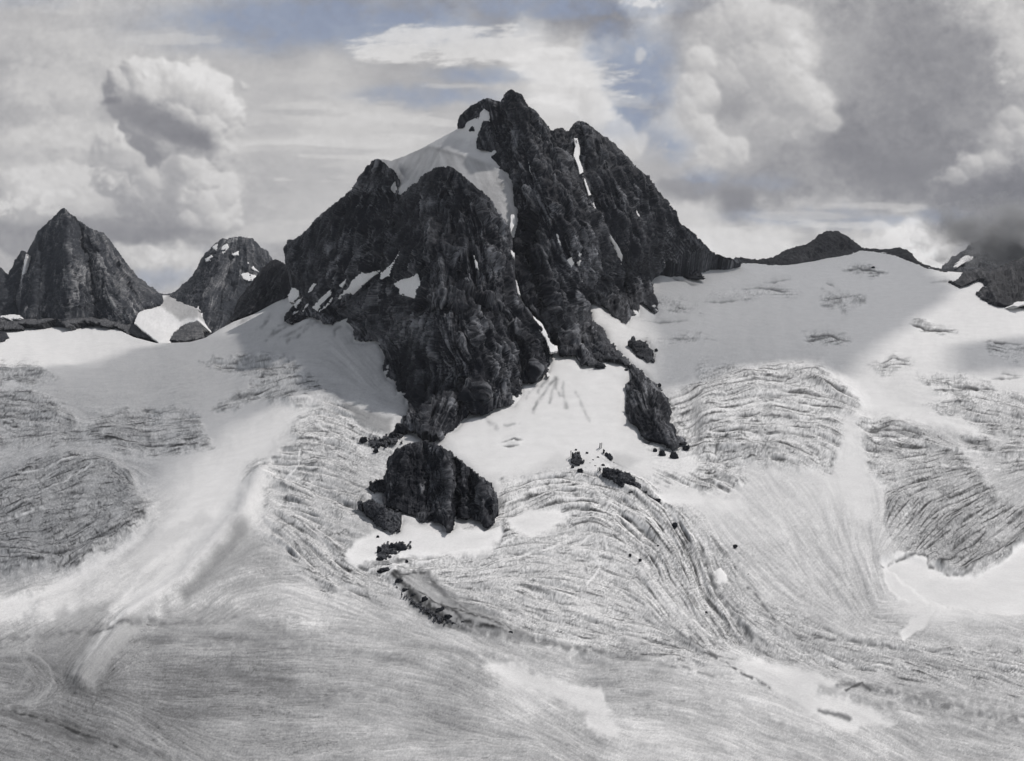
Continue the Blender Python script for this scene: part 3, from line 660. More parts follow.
for i, (pts, t, w_) in enumerate([([(0,640),(60,634),(130,626),(200,620)],118,3.5),([(150,640),(230,642),(330,650),(420,662)],124,4.5),([(190,668),(260,676),(330,690),(400,706)],126,4.0),([(0,706),(50,718),(120,742),(180,761)],106,4.5),([(20,724),(80,742),(130,761)],118,3.0),
        ([(330,628),(400,640),(470,652),(520,662)],140,5.0),([(530,650),(570,660),(610,668)],138,6.0),([(300,700),(380,722),(440,738)],150,6.0),([(760,612),(800,640),(860,652),(940,664),(1040,680)],138,4.0),([(820,690),(900,708),(1040,734)],122,5.0),([(700,690),(760,712),(820,740)],150,5.0),([(900,650),(960,656),(1040,660)],150,5.0),([(850,684),(900,694),(960,706)],118,2.2),([(640,745),(720,750),(800,756)],158,4.0)]):
    stroke(pts, t, w_, .42, 160 + i, 0, .5)
# snow ridge and sun-lit hump rims
def swell(pts, wd, h, sd=0):
    global disp
    d = dist_line(pts, ru + 3 * bn(20, sd), rv); disp = disp + h * np.exp(-(d / wd) ** 2)
def step_(poly, h, e=10):
    global disp
    disp = disp + h * msk(poly, e, 4)
swell([(262,476),(240,520),(180,585),(130,620),(80,680)], 11, 14)
swell([(395,575),(440,610),(500,632)], 9, 10)
swell([(690,560),(715,610),(760,650),(860,665)], 12, -8)
swell([(290,402),(320,398),(335,397)], 5, 6)
step_([(-60,500),(0,476),(40,460),(75,454),(110,460),(130,476),(135,495),(150,508),(130,535),(80,565),(20,575),(-60,580)], 14)
step_([(690,390),(760,366),(820,366),(860,395),(870,440),(800,470),(700,450)], 12)
step_([(880,562),(900,553),(925,556),(945,570),(975,575),(1000,562),(1024,540),(1085,500),(1085,610),(1000,615),(930,604)], -4, 3)
swell([(880,560),(905,552),(930,562),(965,572),(1000,552),(1060,515)], 3.5, 5)

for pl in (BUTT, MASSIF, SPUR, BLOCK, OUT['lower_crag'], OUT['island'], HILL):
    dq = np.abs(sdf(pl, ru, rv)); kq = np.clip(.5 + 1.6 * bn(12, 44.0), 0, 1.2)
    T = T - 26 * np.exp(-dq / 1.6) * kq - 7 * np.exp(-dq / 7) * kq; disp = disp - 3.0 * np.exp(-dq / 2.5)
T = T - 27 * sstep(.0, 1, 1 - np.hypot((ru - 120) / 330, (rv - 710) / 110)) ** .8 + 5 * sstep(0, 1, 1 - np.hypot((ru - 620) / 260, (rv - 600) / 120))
icy = np.clip(ice + crev, 0, 1)
T = T + icy * (0.85 * np.clip(T - blur(T, 1.7), -30, 22) + 0.5 * np.clip(T - blur(T, 11), -34, 30))
T = T + icy * (3.0 * uvn(ru, rv * 1.6, 3.2, 3, 111.0, .7) + 2.0 * GRAIN)
band = lic(blur(RNG.normal(size=ru.shape), (4, 6)), 60); fg = sstep(560, 640, rv)
T = T + fg * 5.5 * band + fg * 7 * uvn(ru, rv * 2.2, 70, 4, 131.0)
T = T + icy * 6 * uvn(ru, rv * 1.3, 7, 4, 133.0, .7) * sstep(.5, 0, np.abs(bn(50, 135.0)))
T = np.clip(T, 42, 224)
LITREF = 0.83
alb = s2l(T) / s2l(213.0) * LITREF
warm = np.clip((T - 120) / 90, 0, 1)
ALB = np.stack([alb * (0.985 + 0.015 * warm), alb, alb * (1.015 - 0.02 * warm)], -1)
disp = disp * np.clip(Yg(ru, rv) / 2000.0, 0.45, 1.6)

# ------------------------------------------------------------------ glacier mesh
CREST = np.array([(-1500,300),(-400,312),(-60,326),(0,331),(16,330),(36,325),(56,321),(70,326),(86,322),(113,327),(133,337),(156,343),(168,343),(190,342),(205,338),(220,329),(233,322),(254,314),(276,302),(300,292),(340,290),(420,285),(560,275),(640,268),(652,270),(664,272),(680,268),(693,262),(699,252),(704,252),(712,257),(740,262),(768,264.5),(795,263.5),(823,257.5),(851,254),(859,248.5),(873,250),(895,254),(915,262),(934,269),(948,271.5),(965,272.7),(985,276),(1010,274),(1060,270),(1400,262),(2500,262)], float)
gu = np.concatenate([-1500 + 1240 * (np.linspace(0, 1, 50) ** 0.8), np.arange(-258, -39, 2.2), np.arange(-39, 1064, 0.8), np.arange(1065, 1300, 2.2), 1304 + 1200 * (np.linspace(0.0, 1, 50) ** 1.3)])
ct = np.interp(gu, CREST[:, 0], CREST[:, 1])
tt = np.concatenate([np.linspace(0, 1, 660), 1 + np.linspace(0.02, 0.24, 20)])
GU = np.broadcast_to(gu, (len(tt), len(gu)))
GV = ct[None] + (785 - ct)[None] * tt[:, None]
GV = np.minimum(GV, 925)
YY = Yg(GU, GV)
Pg = to_world(GU, GV, YY)
Ng = grid_normals(Pg); Ng[Ng[..., 2] < 0] *= -1
def fold(a, lo, hi): return lo + np.abs((np.asarray(a) - lo + (hi - lo)) % (2 * (hi - lo)) - (hi - lo))
MU, MV = fold(GU, -50.0, 1075.0), np.where(GV > 790, 1580 - GV, GV)     # the surveyed ice pattern carries on beyond the survey
edge = sstep(0, 8, GV - ct[None]) * (1 - .75 * sstep(1300, 1500, np.abs(GU - 512) + 512)) 
Dg = rs(disp, MU, MV) * edge
Pg = Pg + Ng * Dg[..., None]
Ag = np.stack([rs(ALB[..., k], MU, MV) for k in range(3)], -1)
H_, W_ = GU.shape
rows = [Pg.reshape(-1, 3)]; top = Pg[0].copy()
for dy, dz in ((60, 12), (250, 110), (900, 620)):
    rows.insert(0, top + np.array([0, dy, -dz]))
V = np.concatenate(rows); HH = H_ + 3
cols = np.concatenate([np.tile(Ag[0], (3, 1)), Ag.reshape(-1, 3)])
idx = np.arange(HH * W_).reshape(HH, W_)
Fq = np.stack([idx[1:, :-1].ravel(), idx[1:, 1:].ravel(), idx[:-1, 1:].ravel(), idx[:-1, :-1].ravel()], 1)
g = link_mesh('glacier_terrain', V, Fq, M_GLAC, None, True, {'albedo': cols})
tag(g, 'wide crevassed glacier and snowfields below the peaks', kind='structure')
# ground that carries everything to the horizon
n = 48; rr = np.array([0, 5, 800, 3000, 6000, 9500.]); th = np.linspace(0, 2 * math.pi, n, endpoint=False)
vv = np.array([[r * math.cos(t), r * math.sin(t) + 500, -460 - r * 0.004] for r in rr[1:] for t in th])
ff = [[k * n + i, k * n + (i + 1) % n, (k + 1) * n + (i + 1) % n, (k + 1) * n + i] for k in range(len(rr) - 2) for i in range(n)]
gr = link_mesh('ground', vv, ff, M_SNOW, None); tag(gr, 'snow covered valley floor reaching to the horizon', kind='structure')
bpy.context.view_layer.update()
def gY(u, v):
    return Yg(np.asarray(u, float), np.asarray(v, float))
# ------------------------------------------------------------------ mountains
def G(pts, k=0.996): return [(u, v, float(gY(u, v)) * k) for u, v in pts]
def blob_tone(lst, gain=1.0):
    def f(u, v):
        t = np.zeros_like(u)
        for x, y, rx, ry, a in lst: t = t + a * np.exp(-((u - x) / rx) ** 2 - ((v - y) / ry) ** 2)
        return t * gain
    return f

mountain = empty('mountain', 'tallest dark rocky mountain at the centre with snow cap and sharp summit', 'mountain', kind='structure')
D_C = TPS([(372,168,3460),(380,159,3470),(404,156,3480),(423,147,3480),(440,138,3460),(458,127,3420),(474,118,3350),(486,108,3320),(401,195,3300),(420,178,3250),(450,168,3130),(440,152,3340),(480,190,3030),
           (484,150,3230),(498,168,3140),(512,188,3030),(516,220,2930),(510,235,2860),(500,215,2930),(465,140,3350)], 0.001)
D_A = TPS([(u, v, float(D_C(np.array([u * 1.]), np.array([v * 1.]))[0]) - 28) for u, v in [(458,128),(462,128),(470,131),(476,131),(484,112),(485,120),(482,128),(477,140),(476,148),(483,150),(491,155),(497,166),(504,173),(511,184),(513,200),(514,218)]] + [(459,118,3425),(467,108,3420),(478,101,3400),(490,99,3370),(500,101,3340),(510,89,3260),(527,104,3255),(553,129,3270),(578,120,3300),(606,138,3340),(635,168,3420),(661,194,3540),(678,221,3680),(700,240,3880),(725,257,4180),(741,259,4400),
          (470,118,3395),(495,120,3280),(514,250,2810),(520,297,2690),(545,335,2600),
          (540,160,3120),(540,220,2900),(580,180,3110),(580,240,2930),(620,220,3230),(560,300,2740),(640,260,3380)]
          + G([(563,356),(582,366),(605,352),(590,312),(593,302),(612,316),(627,324),(640,312),(658,312),(654,290),(656,277),(680,272),(693,277),(706,278),(720,263)]), 0.002)
D_B = TPS([(286,246,4190),(285,255,4170),(286,263,4150),(292,274,4120),(299,281,4090),(297,239,4140),(330,206,3850),(354,187,3620),(375,160,3420),(395,172,3330),(401,195,3240),(427,172,3000),(448,166,2870),(470,181,2830),(491,203,2790),(508,229,2740),(514,262,2680),(518,295,2640),(537,328,2610),
          (430,305,2520),(465,300,2490),(500,310,2530),(400,300,2800),(440,345,2370),(480,350,2370),(440,240,2680),(480,240,2650),(400,240,2950),(350,240,3440),(350,290,3300),(320,270,3720),(306,290,3930)]
          + G([(551,357),(549,370),(532,383),(521,396),(512,406),(493,411),(470,416),(455,429),(438,440),(419,435),(402,431),(406,403),(395,383),(384,369),(384,355),(376,342),(353,341),(346,322),(322,325),(301,318),(287,325),(290,305)]), 0.002)
CR_A = [
    ([(516,92),(528,140),(548,190),(570,240),(590,290)], 38, 16), ([(578,122),(582,150),(590,185),(603,222),(620,262),(628,300)], -45, 9),
    ([(600,140),(612,180),(635,225),(655,270)], 34, 12), ([(484,112),(500,150),(520,200),(524,250),(545,310)], -30, 10),
    ([(554,130),(565,180),(585,250),(600,290)], 22, 9), ([(640,180),(660,220),(680,260)], 20, 9), ([(530,250),(548,290),(562,350)], 26, 10),
    ([(521,215),(530,260),(545,300),(556,345)], -30, 7)]
TONE_A = blob_tone([(585,275,16,60,.16),(575,340,18,18,.14),(545,190,22,40,.10),(527,255,9,50,-.35),(548,320,10,30,-.25),(660,230,16,30,-.12),(475,112,12,9,-.3),(600,330,12,22,.15),(500,150,7,14,-.1),(515,98,10,8,-.15),(510,130,14,20,.12)])  # deep negative blobs paint the shade on the west-facing gully wall
CR_B = [
    ([(401,192),(396,225),(386,258),(368,290),(340,312)], -48, 10), ([(448,167),(436,205),(424,250),(414,290)], 40, 15),
    ([(375,161),(360,200),(345,240),(330,285)], 32, 14), ([(460,172),(480,215),(492,260),(500,300)], 22, 12), ([(446,180),(452,220),(456,285)], -16, 5),
    ([(405,312),(432,301),(455,306),(480,309),(508,303)], 26, 8), ([(404,318),(440,308),(505,314)], -18, 5), ([(430,312),(420,350),(424,390),(428,436)], 34, 14),
    ([(395,330),(404,365),(410,400)], -28, 8), ([(470,320),(480,360),(478,410)], 24, 10), ([(520,330),(536,360),(530,382)], 22, 10), ([(505,320),(515,360),(516,395)], -20, 7),
    ([(300,245),(310,280),(305,315)], 16, 8), ([(445,380),(450,410),(448,430)], -14, 5), ([(462,375),(466,395),(470,412)], -12, 4)]
TONE_B = blob_tone([(425,325,22,16,.22),(448,352,25,22,.12),(480,240,14,55,.10),(375,235,10,35,-.3),(352,215,16,26,-.25),(405,385,10,30,-.3),(535,365,15,22,-.3),(395,300,18,20,-.05),(470,405,30,16,-.02),(385,200,14,20,-.05),(478,275,20,28,.12),(300,260,14,20,.0),(425,415,16,20,-.06)])  # lighter scree; deep negative blobs paint shade on turned-away faces and gullies
D_S = TPS(G([(590,313),(593,321),(610,341),(631,363),(652,382),(672,405),(680,432),(688,446),(675,453),(660,442),(641,436),(630,423),(627,398),(630,378),(622,363),(609,359),(596,358),(589,368),(582,360)], .995)
          + G([(600,340),(620,358),(640,380),(650,400),(655,420),(665,432)], .962), 0.01)
relief('rock_spur', SPUR, D_S, M_ROCK, mountain, 0.65, 2.8, seed=7.0, flow=[[(595,320),(610,350),(640,375)],[(630,360),(655,395),(668,430)],[(630,385),(640,420),(655,440)]], amp=1.0, tone=blob_tone([(612,352,26,14,.25),(645,390,14,12,.12),(655,425,20,16,-.05)]), back=((16, 0), (40, 60)), edge_round=8, size=60, strength=10)
# hanging snow
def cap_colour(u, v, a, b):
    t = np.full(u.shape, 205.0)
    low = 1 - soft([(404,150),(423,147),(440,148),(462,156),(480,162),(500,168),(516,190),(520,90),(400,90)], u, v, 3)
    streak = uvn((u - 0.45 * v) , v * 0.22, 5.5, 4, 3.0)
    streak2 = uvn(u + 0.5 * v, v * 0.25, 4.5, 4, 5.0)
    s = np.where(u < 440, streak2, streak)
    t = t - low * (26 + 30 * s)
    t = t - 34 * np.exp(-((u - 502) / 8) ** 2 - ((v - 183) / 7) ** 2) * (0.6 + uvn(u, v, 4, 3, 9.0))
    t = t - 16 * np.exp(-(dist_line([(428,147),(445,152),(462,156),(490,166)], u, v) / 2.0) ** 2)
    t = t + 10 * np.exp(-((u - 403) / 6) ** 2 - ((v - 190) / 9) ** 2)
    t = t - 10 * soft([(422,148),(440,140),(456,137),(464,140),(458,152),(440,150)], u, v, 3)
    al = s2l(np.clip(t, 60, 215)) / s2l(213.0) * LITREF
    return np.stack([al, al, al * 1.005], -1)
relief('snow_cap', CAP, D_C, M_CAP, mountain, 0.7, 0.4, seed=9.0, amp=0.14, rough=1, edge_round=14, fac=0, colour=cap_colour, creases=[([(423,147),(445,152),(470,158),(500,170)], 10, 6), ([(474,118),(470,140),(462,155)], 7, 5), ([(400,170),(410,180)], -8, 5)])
def off(fn, k): return lambda u, v: fn(u, v) - k
BITS = [
 ('snow_patch', [(352,283),(358,277),(362,275),(361,278),(354,286)], D_B, 20), ('snow_patch', [(336,300),(344,291),(348,288),(347,292),(340,299)], D_B, 20), ('snow_patch', [(302,311),(309,302),(313,299),(311,304),(304,313)], D_B, 20),
 ('snow_patch', [(545,372),(549,371),(551,375),(547,379)], D_B, 20), ('snow_patch', [(474,256),(477,262),(478,270),(475,266)], D_B, 20) , ('snow_patch', [(634,205),(638,212),(641,220),(637,216)], D_A, 20), ('snow_patch', [(556,230),(559,238),(561,246),(558,242)], D_A, 20),
 ('snow_patch', [(664,262),(672,262),(678,266),(668,267)], D_A, 20), ('snow_patch', [(528,160),(531,168),(533,176),(530,172)], D_A, 20),
 ('snow_patch', [(344.8,293.2),(351.4,281.4),(363,270.9),(364.5,273.5),(381,269.6),(380,272.2),(371,279),(362,286.7),(354,294.5),(349,293.2)], D_B, 20),
 ('snow_patch', [(379,279),(381.6,272.2),(391,264.3),(396,257.8),(400,250),(401.3,253.8),(396,265.6),(391,274.8),(383,280)], D_B, 22),
 ('snow_patch', [(393.5,284),(401,279),(409,277.5),(418.4,273.5),(422.4,286.7),(419.7,294.5),(414.5,298.5),(404,296),(398.7,294.5),(399,289)], D_B, 24),
 ('snow_patch', [(306.7,293.2),(313.3,282.7),(317.2,284),(310.7,293.2)], D_B, 20),
 ('snow_patch', [(312,307.7),(321,297.2),(333,288),(331.7,293.2),(322.5,305),(317.2,311.6)], D_B, 20),
 ('snow_patch', [(287.5,296),(292,287),(299,290),(300,296),(294,301),(289,303)], D_B, 24),
 ('snow_patch', [(566,258.5),(572,257),(574,263),(569.5,268.5)], D_A, 24),
 ('snow_patch', [(577,250.5),(581.5,253.5),(580.5,257),(578,256)], D_A, 24),
 ('snow_patch', [(577.5,261.5),(581,260),(580,265),(577.5,265)], D_A, 24),
 ('snow_patch', [(580.5,278.5),(582.5,279),(582,281.5),(580.5,281)], D_A, 24),
 ('snow_patch', [(580.5,343.5),(583,343),(583,347.5),(581,348)], D_A, 24),
 ('snow_gully', [(573.5,137.8),(577.8,138),(580.7,149.4),(579.3,158),(583.6,169.6),(583,178.3),(579.3,175.4),(577.8,166.7),(573,155),(575,146.5)], D_A, 6),
 ('snow_gully', [(583,178),(585,178),(592,196),(597,212),(603,221),(609.6,233),(619.7,247.7),(623.2,256),(621.2,266.5),(618.3,259),(614,248),(606.7,233),(600,222),(593,208),(588,195)], D_A, 6),
 ('snow_patch', [(318,312),(325,306),(331,298),(334,297),(330,304),(322,313)], D_B, 20), ('snow_patch', [(340,285),(347,277),(350,275),(348,280),(342,288)], D_B, 20), ('snow_patch', [(294,306),(299,299),(303,296),(301,301),(296,308)], D_B, 20),
 ('snow_gully', [(510,248.5),(515,253),(514.5,258),(510.5,256)], D_B, 10),
 ('snow_gully', [(514.5,280),(516.5,279.5),(519.5,290),(521,296),(518,295),(515.5,289)], D_A, 26),
 ('snow_gully', [(532,314),(537,319),(543,324),(548,336),(552,343),(558,346),(558,351.5),(552,353),(549.5,352),(546,340),(540,332),(534,323)], D_A, 26),
 ('snow_gully', [(510.5,214),(514.5,214),(516,222),(513,229),(510.5,234),(509.5,226)], D_A, 16),
]
FLA = [b_[1] for b_ in BITS if b_[2] is D_A]; FLB = [b_[1] for b_ in BITS if b_[2] is D_B]
FLOW_A = [[(470,110),(480,125)],[(500,105),(505,140),(510,170)],[(514,92),(530,140),(548,190),(570,240),(592,290)],[(516,190),(522,240),(535,290),(552,345)],[(535,120),(560,170),(585,230),(605,290)],[(578,125),(584,160),(595,200),(620,260)],
 [(600,140),(625,190),(645,240),(655,290)],[(625,160),(655,205),(680,240),(700,262)],[(545,260),(560,310),(572,350)],[(570,280),(585,330),(598,355)],[(660,210),(680,250),(690,272)],[(530,200),(545,250),(565,300)],[(700,245),(715,258)]]
FLOW_B = [[(375,162),(366,200),(350,250),(335,300)],[(330,210),(312,250),(300,300)],[(355,190),(338,230),(318,270)],[(388,168),(392,200),(386,250),(378,300)],[(448,168),(438,215),(430,260),(420,295)],[(415,185),(408,230),(398,275)],[(460,175),(474,220),(480,260),(486,300)],[(480,192),(498,230),(505,280)],
 [(430,310),(418,350),(410,400)],[(445,312),(450,360),(440,410),(428,436)],[(470,312),(485,350),(480,400)],[(500,312),(522,340),(530,375)],[(395,320),(392,350)],[(400,300),(425,300)],[(465,330),(500,380)],[(440,340),(470,380)],[(340,310),(365,330)]]
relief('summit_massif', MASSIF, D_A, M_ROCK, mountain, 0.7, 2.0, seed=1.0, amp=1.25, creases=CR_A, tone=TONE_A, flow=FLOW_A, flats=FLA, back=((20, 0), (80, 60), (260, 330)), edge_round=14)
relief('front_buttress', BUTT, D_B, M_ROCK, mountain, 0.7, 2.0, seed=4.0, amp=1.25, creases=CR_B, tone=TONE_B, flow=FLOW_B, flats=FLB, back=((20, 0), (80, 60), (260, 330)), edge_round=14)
for i, (nm, poly, fn, k) in enumerate(BITS):
    relief(nm, poly, off(creased(fn, CR_A if fn is D_A else CR_B), 36 if nm == 'snow_gully' and fn is D_A else 11), M_SNOW, mountain, 0.5, (2.0 if nm == 'snow_patch' else 0.7), 4, frag=(.32 if nm == 'snow_patch' else 0), amp=0.08, fac=0, back=((34, 6),), edge_round=0, seed=20 + i)

hill = relief('dark_hill', HILL, TPS(G([(219,329),(230,323),(241,318),(254,313),(265,307),(276,302),(290,297)]) + [(229,320,4480),(245,292,4560),(263,268,4600),(276,260,4580),(284,262,4450),(292,272,4330),(300,283,4250)], .002), M_ROCKD, None, step=0.7, jit=1.8, seed=11.0, amp=1.0, flow=[[(272,262),(258,290),(240,315)],[(285,270),(270,300)]], creases=[([(272,262),(262,290),(250,312)], 26, 9)])
tag(hill, 'small black rock shoulder between the round grey peak and the main mountain', kind='structure')

# left-hand peaks
pyr = relief('pyramid_peak', PYR, TPS([(20,320,5000),(60,326,5000),(100,328,5000),(136,330,4950),(134,320,5000),(150,303,5250),(161,297,5500),(24,262,5500),(38,231,5650),(63,207,5700),(86,226,5720),(114,248,5700),(134,275,5600),(70,260,5350),(60,300,5120),(110,290,5250)], .002), M_FAR, None, step=0.7, jit=1.9, seed=13.0, amp=1.1, edge_round=10, flow=[[(63,210),(45,250),(30,310)],[(64,212),(66,260),(64,315)],[(72,216),(90,270),(95,320)],[(85,230),(110,280),(125,320)],[(105,240),(135,285),(150,300)]], size=130, creases=[
    ([(64,209),(68,240),(72,275),(66,318)], 90, 16), ([(90,230),(104,262),(122,300),(130,320)], 60, 10), ([(78,222),(88,255),(92,290),(98,322)], -50, 9), ([(40,235),(38,275),(30,315)], 45, 9), ([(110,245),(130,285),(140,305)], -40, 7)],
    tone=blob_tone([(45,265,22,42,-.30),(105,275,30,35,.12),(80,300,20,20,.10)]))  # paints the fall of light into the tone: left side darker, right lighter
tag(pyr, 'grey pyramid shaped rock peak with pointed top at far left', kind='structure')
relief('snow_streak', [(64.5,256),(72,252),(72.5,254),(66,259)], lambda u, v: D_P(u, v), M_SNOW, pyr, 0.5, 1, 4, amp=.1, back=((40, 6),), edge_round=2) if False else None
pside = relief('side_peak', PYRS, TPS([(-30,320,5100),(20,318,5100),(-12,262,5500),(0,268,5500),(7,278,5450),(21,250,5600),(27,255,5600),(22,290,5300)], .01), M_FAR, None, step=0.8, jit=1.6, seed=15.0, amp=1.1, size=120, tone=lambda u, v: -0.2 + 0 * u)
tag(pside, 'small dark side peak on the left flank of the pyramid peak', kind='structure')
relief('snow_gully', [(25,254),(27.5,254),(26,268),(22.5,284),(20.5,291),(18.5,290),(22,272)], lambda u, v: 5420 + 0 * u - 3*(v-254), M_SNOW, pside, 0.5, .8, 4, amp=.1, fac=0, back=((60, 10),), edge_round=2)
RP_FL = [];rp_d = TPS([(202,338,4950),(199,325,5050),(176,308,5500),(171,296,5800),(192,276,6050),(206,253,6250),(222,238,6400),(240,236,6450),(260,248,6400),(272,258,6300),(225,290,5700),(250,280,5900),(226,320,5200)], .002)
rnd = relief('rounded_peak', ROUND, rp_d, M_FAR, None, step=0.7, jit=1.6, seed=17.0, amp=1.0, edge_round=10, flow=[[(222,242),(200,280),(180,300)],[(235,242),(222,285),(208,325)],[(255,245),(258,262)],[(240,270),(225,310)]], size=130, tone=blob_tone([(215,300,40,30,-.22),(240,262,30,12,.1)]), creases=[([(222,240),(216,275),(205,310)], 60, 14), ([(250,245),(245,262),(252,280)], 40, 8), ([(232,260),(226,285),(210,330)], -40, 8)])
tag(rnd, 'round topped grey peak with snow patches behind the pass', kind='structure')
for i, poly in enumerate([[(212,247),(218,243),(221,247),(227,243),(228,248),(222,255),(218,257),(216,251)], [(205,259),(212,255),(214,259),(206,262)], [(232,254),(238,251),(238,255),(233,256)], [(241,274),(248,272),(255,274),(256,280),(250,281),(243,279)], [(247,261),(251,265),(257,270),(260,273),(254,270),(248,265)],
                          [(246,254),(250,251),(248,257),(245,258)], [(202,310),(208,303),(215,293),(213,301),(207,310),(203,314),(200,322),(198,316)], [(176,308),(186,309),(196,309),(199,306),(198,313),(190,318),(184,316)]]):
    relief('snow_patch', poly, off(rp_d, 70), M_SNOW, rnd, 0.5, 1.2, 4, amp=.1, fac=0, back=((60, 10),), edge_round=3, seed=40 + i)
mor = relief('moraine_mound', MORA, TPS([(168,342,4250),(203,338,4350),(188,341,4250),(182,326,4600),(198,322,4700)], .01), M_SCREE, None, 0.6, 1, seed=19.0, amp=0.6)
tag(mor, 'pale rubble mound where the pass meets the glacier', kind='structure')
def pass_colour(u, v, a, b):
    t = 212 - 50 * soft([(163,300),(170,292),(205,300),(210,316),(180,321),(168,312),(160,306)], u, v, 2.5, 3, 6) + 14 * uvn(u, v, 7, 4, 3.0)  # upper right greyed: shade on the snow painted into its colour
    al = s2l(np.clip(t, 60, 215)) / s2l(213.0) * LITREF
    return np.stack([al, al, al], -1)
far_snow = relief('pass_snowfield', [(133,324),(137,313),(146,306),(154,303),(156,296),(162,295),(172,295),(178,300),(192,306),(199,309),(199,322),(190,323),(182,327),(174,334),(170,344),(158,344),(146,334)],
    TPS([(160,342,4180),(134,325,4600),(150,325,4700),(180,330,4700),(160,300,5600),(172,294,5900),(200,320,4800),(175,315,5100)], .01), M_CAP, None, 0.8, .6, seed=21.0, amp=.25, fac=0, colour=pass_colour, back=((200, 60),))
tag(far_snow, 'small bright snowfield in the pass between the two left peaks', kind='structure')
far_r = relief('distant_ridge', [(150,300),(156,294),(160,292.5),(166,293.6),(170,293),(176,291),(186,300),(180,312),(160,300)], lambda u, v: 8200 - 6 * (v - 292), M_FAR, None, step=0.7, jit=1, seed=22.0, amp=1.0)
tag(far_r, 'tiny distant rock ridge closing the pass', kind='structure')
rim_d = TPS([(-60,334,4600),(0,331,4600),(36,325,4750),(70,326,4750),(113,328,4750),(156,342,4220),(146,331,4700),(110,319,5000),(60,315,5050),(0,316,5000),(-60,316,5000)], .01)
rim = relief('rubble_rim', RIM, rim_d, M_SCREE, None, 0.6, 2.4, 6, seed=23.0, amp=0.7, size=40, vst=1.0, back=((40, 0), (100, 40)), edge_round=6, tone=lambda u, v: -0.05 + 0 * u)
tag(rim, 'low band of grey rubble along the foot of the pyramid peak', kind='structure')
relief('snow_patch', [(1,316.5),(10,314),(20,315),(20,318.5),(8,319.5)], off(rim_d, 60), M_SNOW, rim, 0.5, 1.5, 4, amp=.1, fac=0, back=((60, 10),), edge_round=2)
lo = relief('rock_outcrop', [(-8,331),(0,330.5),(5,333),(7,338),(2,342),(-8,343)], lambda u, v: gY(u, v) * .985, M_ROCK, None, 0.6, 1.5, seed=24.0, amp=.5)
tag(lo, 'small dark rock cut by the left edge of the photo beside bright snow', 'rock outcrop')

# right-hand ridge and crags
R_foot = [(740,263.5),(768,265),(795,264),(823,258),(851,255),(873,251.5),(895,255.5),(914,262.5),(926,268),(940,271.5)]
rid = relief('ridge_crest', RIDGE, TPS(G(R_foot) + [(757,258,float(gY(757,264)) + 90), (784,250,float(gY(784,264)) + 160), (837,231,float(gY(837,255)) + 260), (817,236,float(gY(817,258)) + 230), (857,243,float(gY(857,254)) + 180), (898,247.5,float(gY(898,255)) + 130), (935,267,float(gY(935,270)) + 60)], .002),
             M_ROCKD, None, step=0.6, jit=1.3, jsc=6, seed=25.0, amp=0.9, creases=[([(832,231),(822,245),(815,258)], 30, 7), ([(845,236),(848,252)], -18, 5)], back=((40, 30), (200, 200)), tone=blob_tone([(800,258,30,5,.3),(815,250,15,6,.15)]))
tag(rid, 'long black rock crest along the skyline right of the main mountain', kind='structure')
fp_d = TPS([(942,269,5900),(949,262,6100),(960,253,6250),(978,240,6450),(1000,240,6500),(1060,215,6600),(1000,275,5800),(970,270,5900)], .01)
fp = relief('misty_peak', FARP, fp_d, M_FAR, None, step=0.6, jit=2.6, jsc=6, seed=27.0, amp=1.3, size=120, tone=lambda u, v: -0.2 + 0 * u)
tag(fp, 'dark peak half hidden in cloud at far right', kind='structure')
relief('snow_patch', [(955,267),(958,262),(963,259),(966,255),(974,257),(970,261),(963,264),(958,267)], off(fp_d, 90), M_SNOW, fp, 0.5, 1.6, 4, amp=.1, fac=0, back=((60, 10),), edge_round=3)
cr = relief('rocky_crag', CRAG, TPS(G([(951,282),(961,287),(975,281),(984,298),(1003,305),(1024,307.5),(1060,315),(1100,318)], .985) + [(967,271,4400),(984,270,4420),(1000,269,4480),(1016,262,4550),(1050,252,4500),(1100,252,4500),(992,283,4000)], .01), M_ROCKD, None, step=0.6, jit=2.0, jsc=6, seed=29.0, amp=1.0, flow=[[(975,272),(990,290)],[(1000,270),(1010,300)],[(1040,260),(1030,300)]], creases=[([(1000,270),(990,290),(1000,303)], 26, 8)])
tag(cr, 'dark crag at the right edge where the snow ends under cloud', kind='structure')
relief('snow_patch', [(1013,306),(1018,302),(1026,301),(1040,300),(1040,303),(1024,304.5),(1018,307)], lambda u, v: gY(u, v) * .97, M_SNOW, cr, 0.5, 1.2, 4, amp=.1, fac=0, back=((60, 10),), edge_round=3)

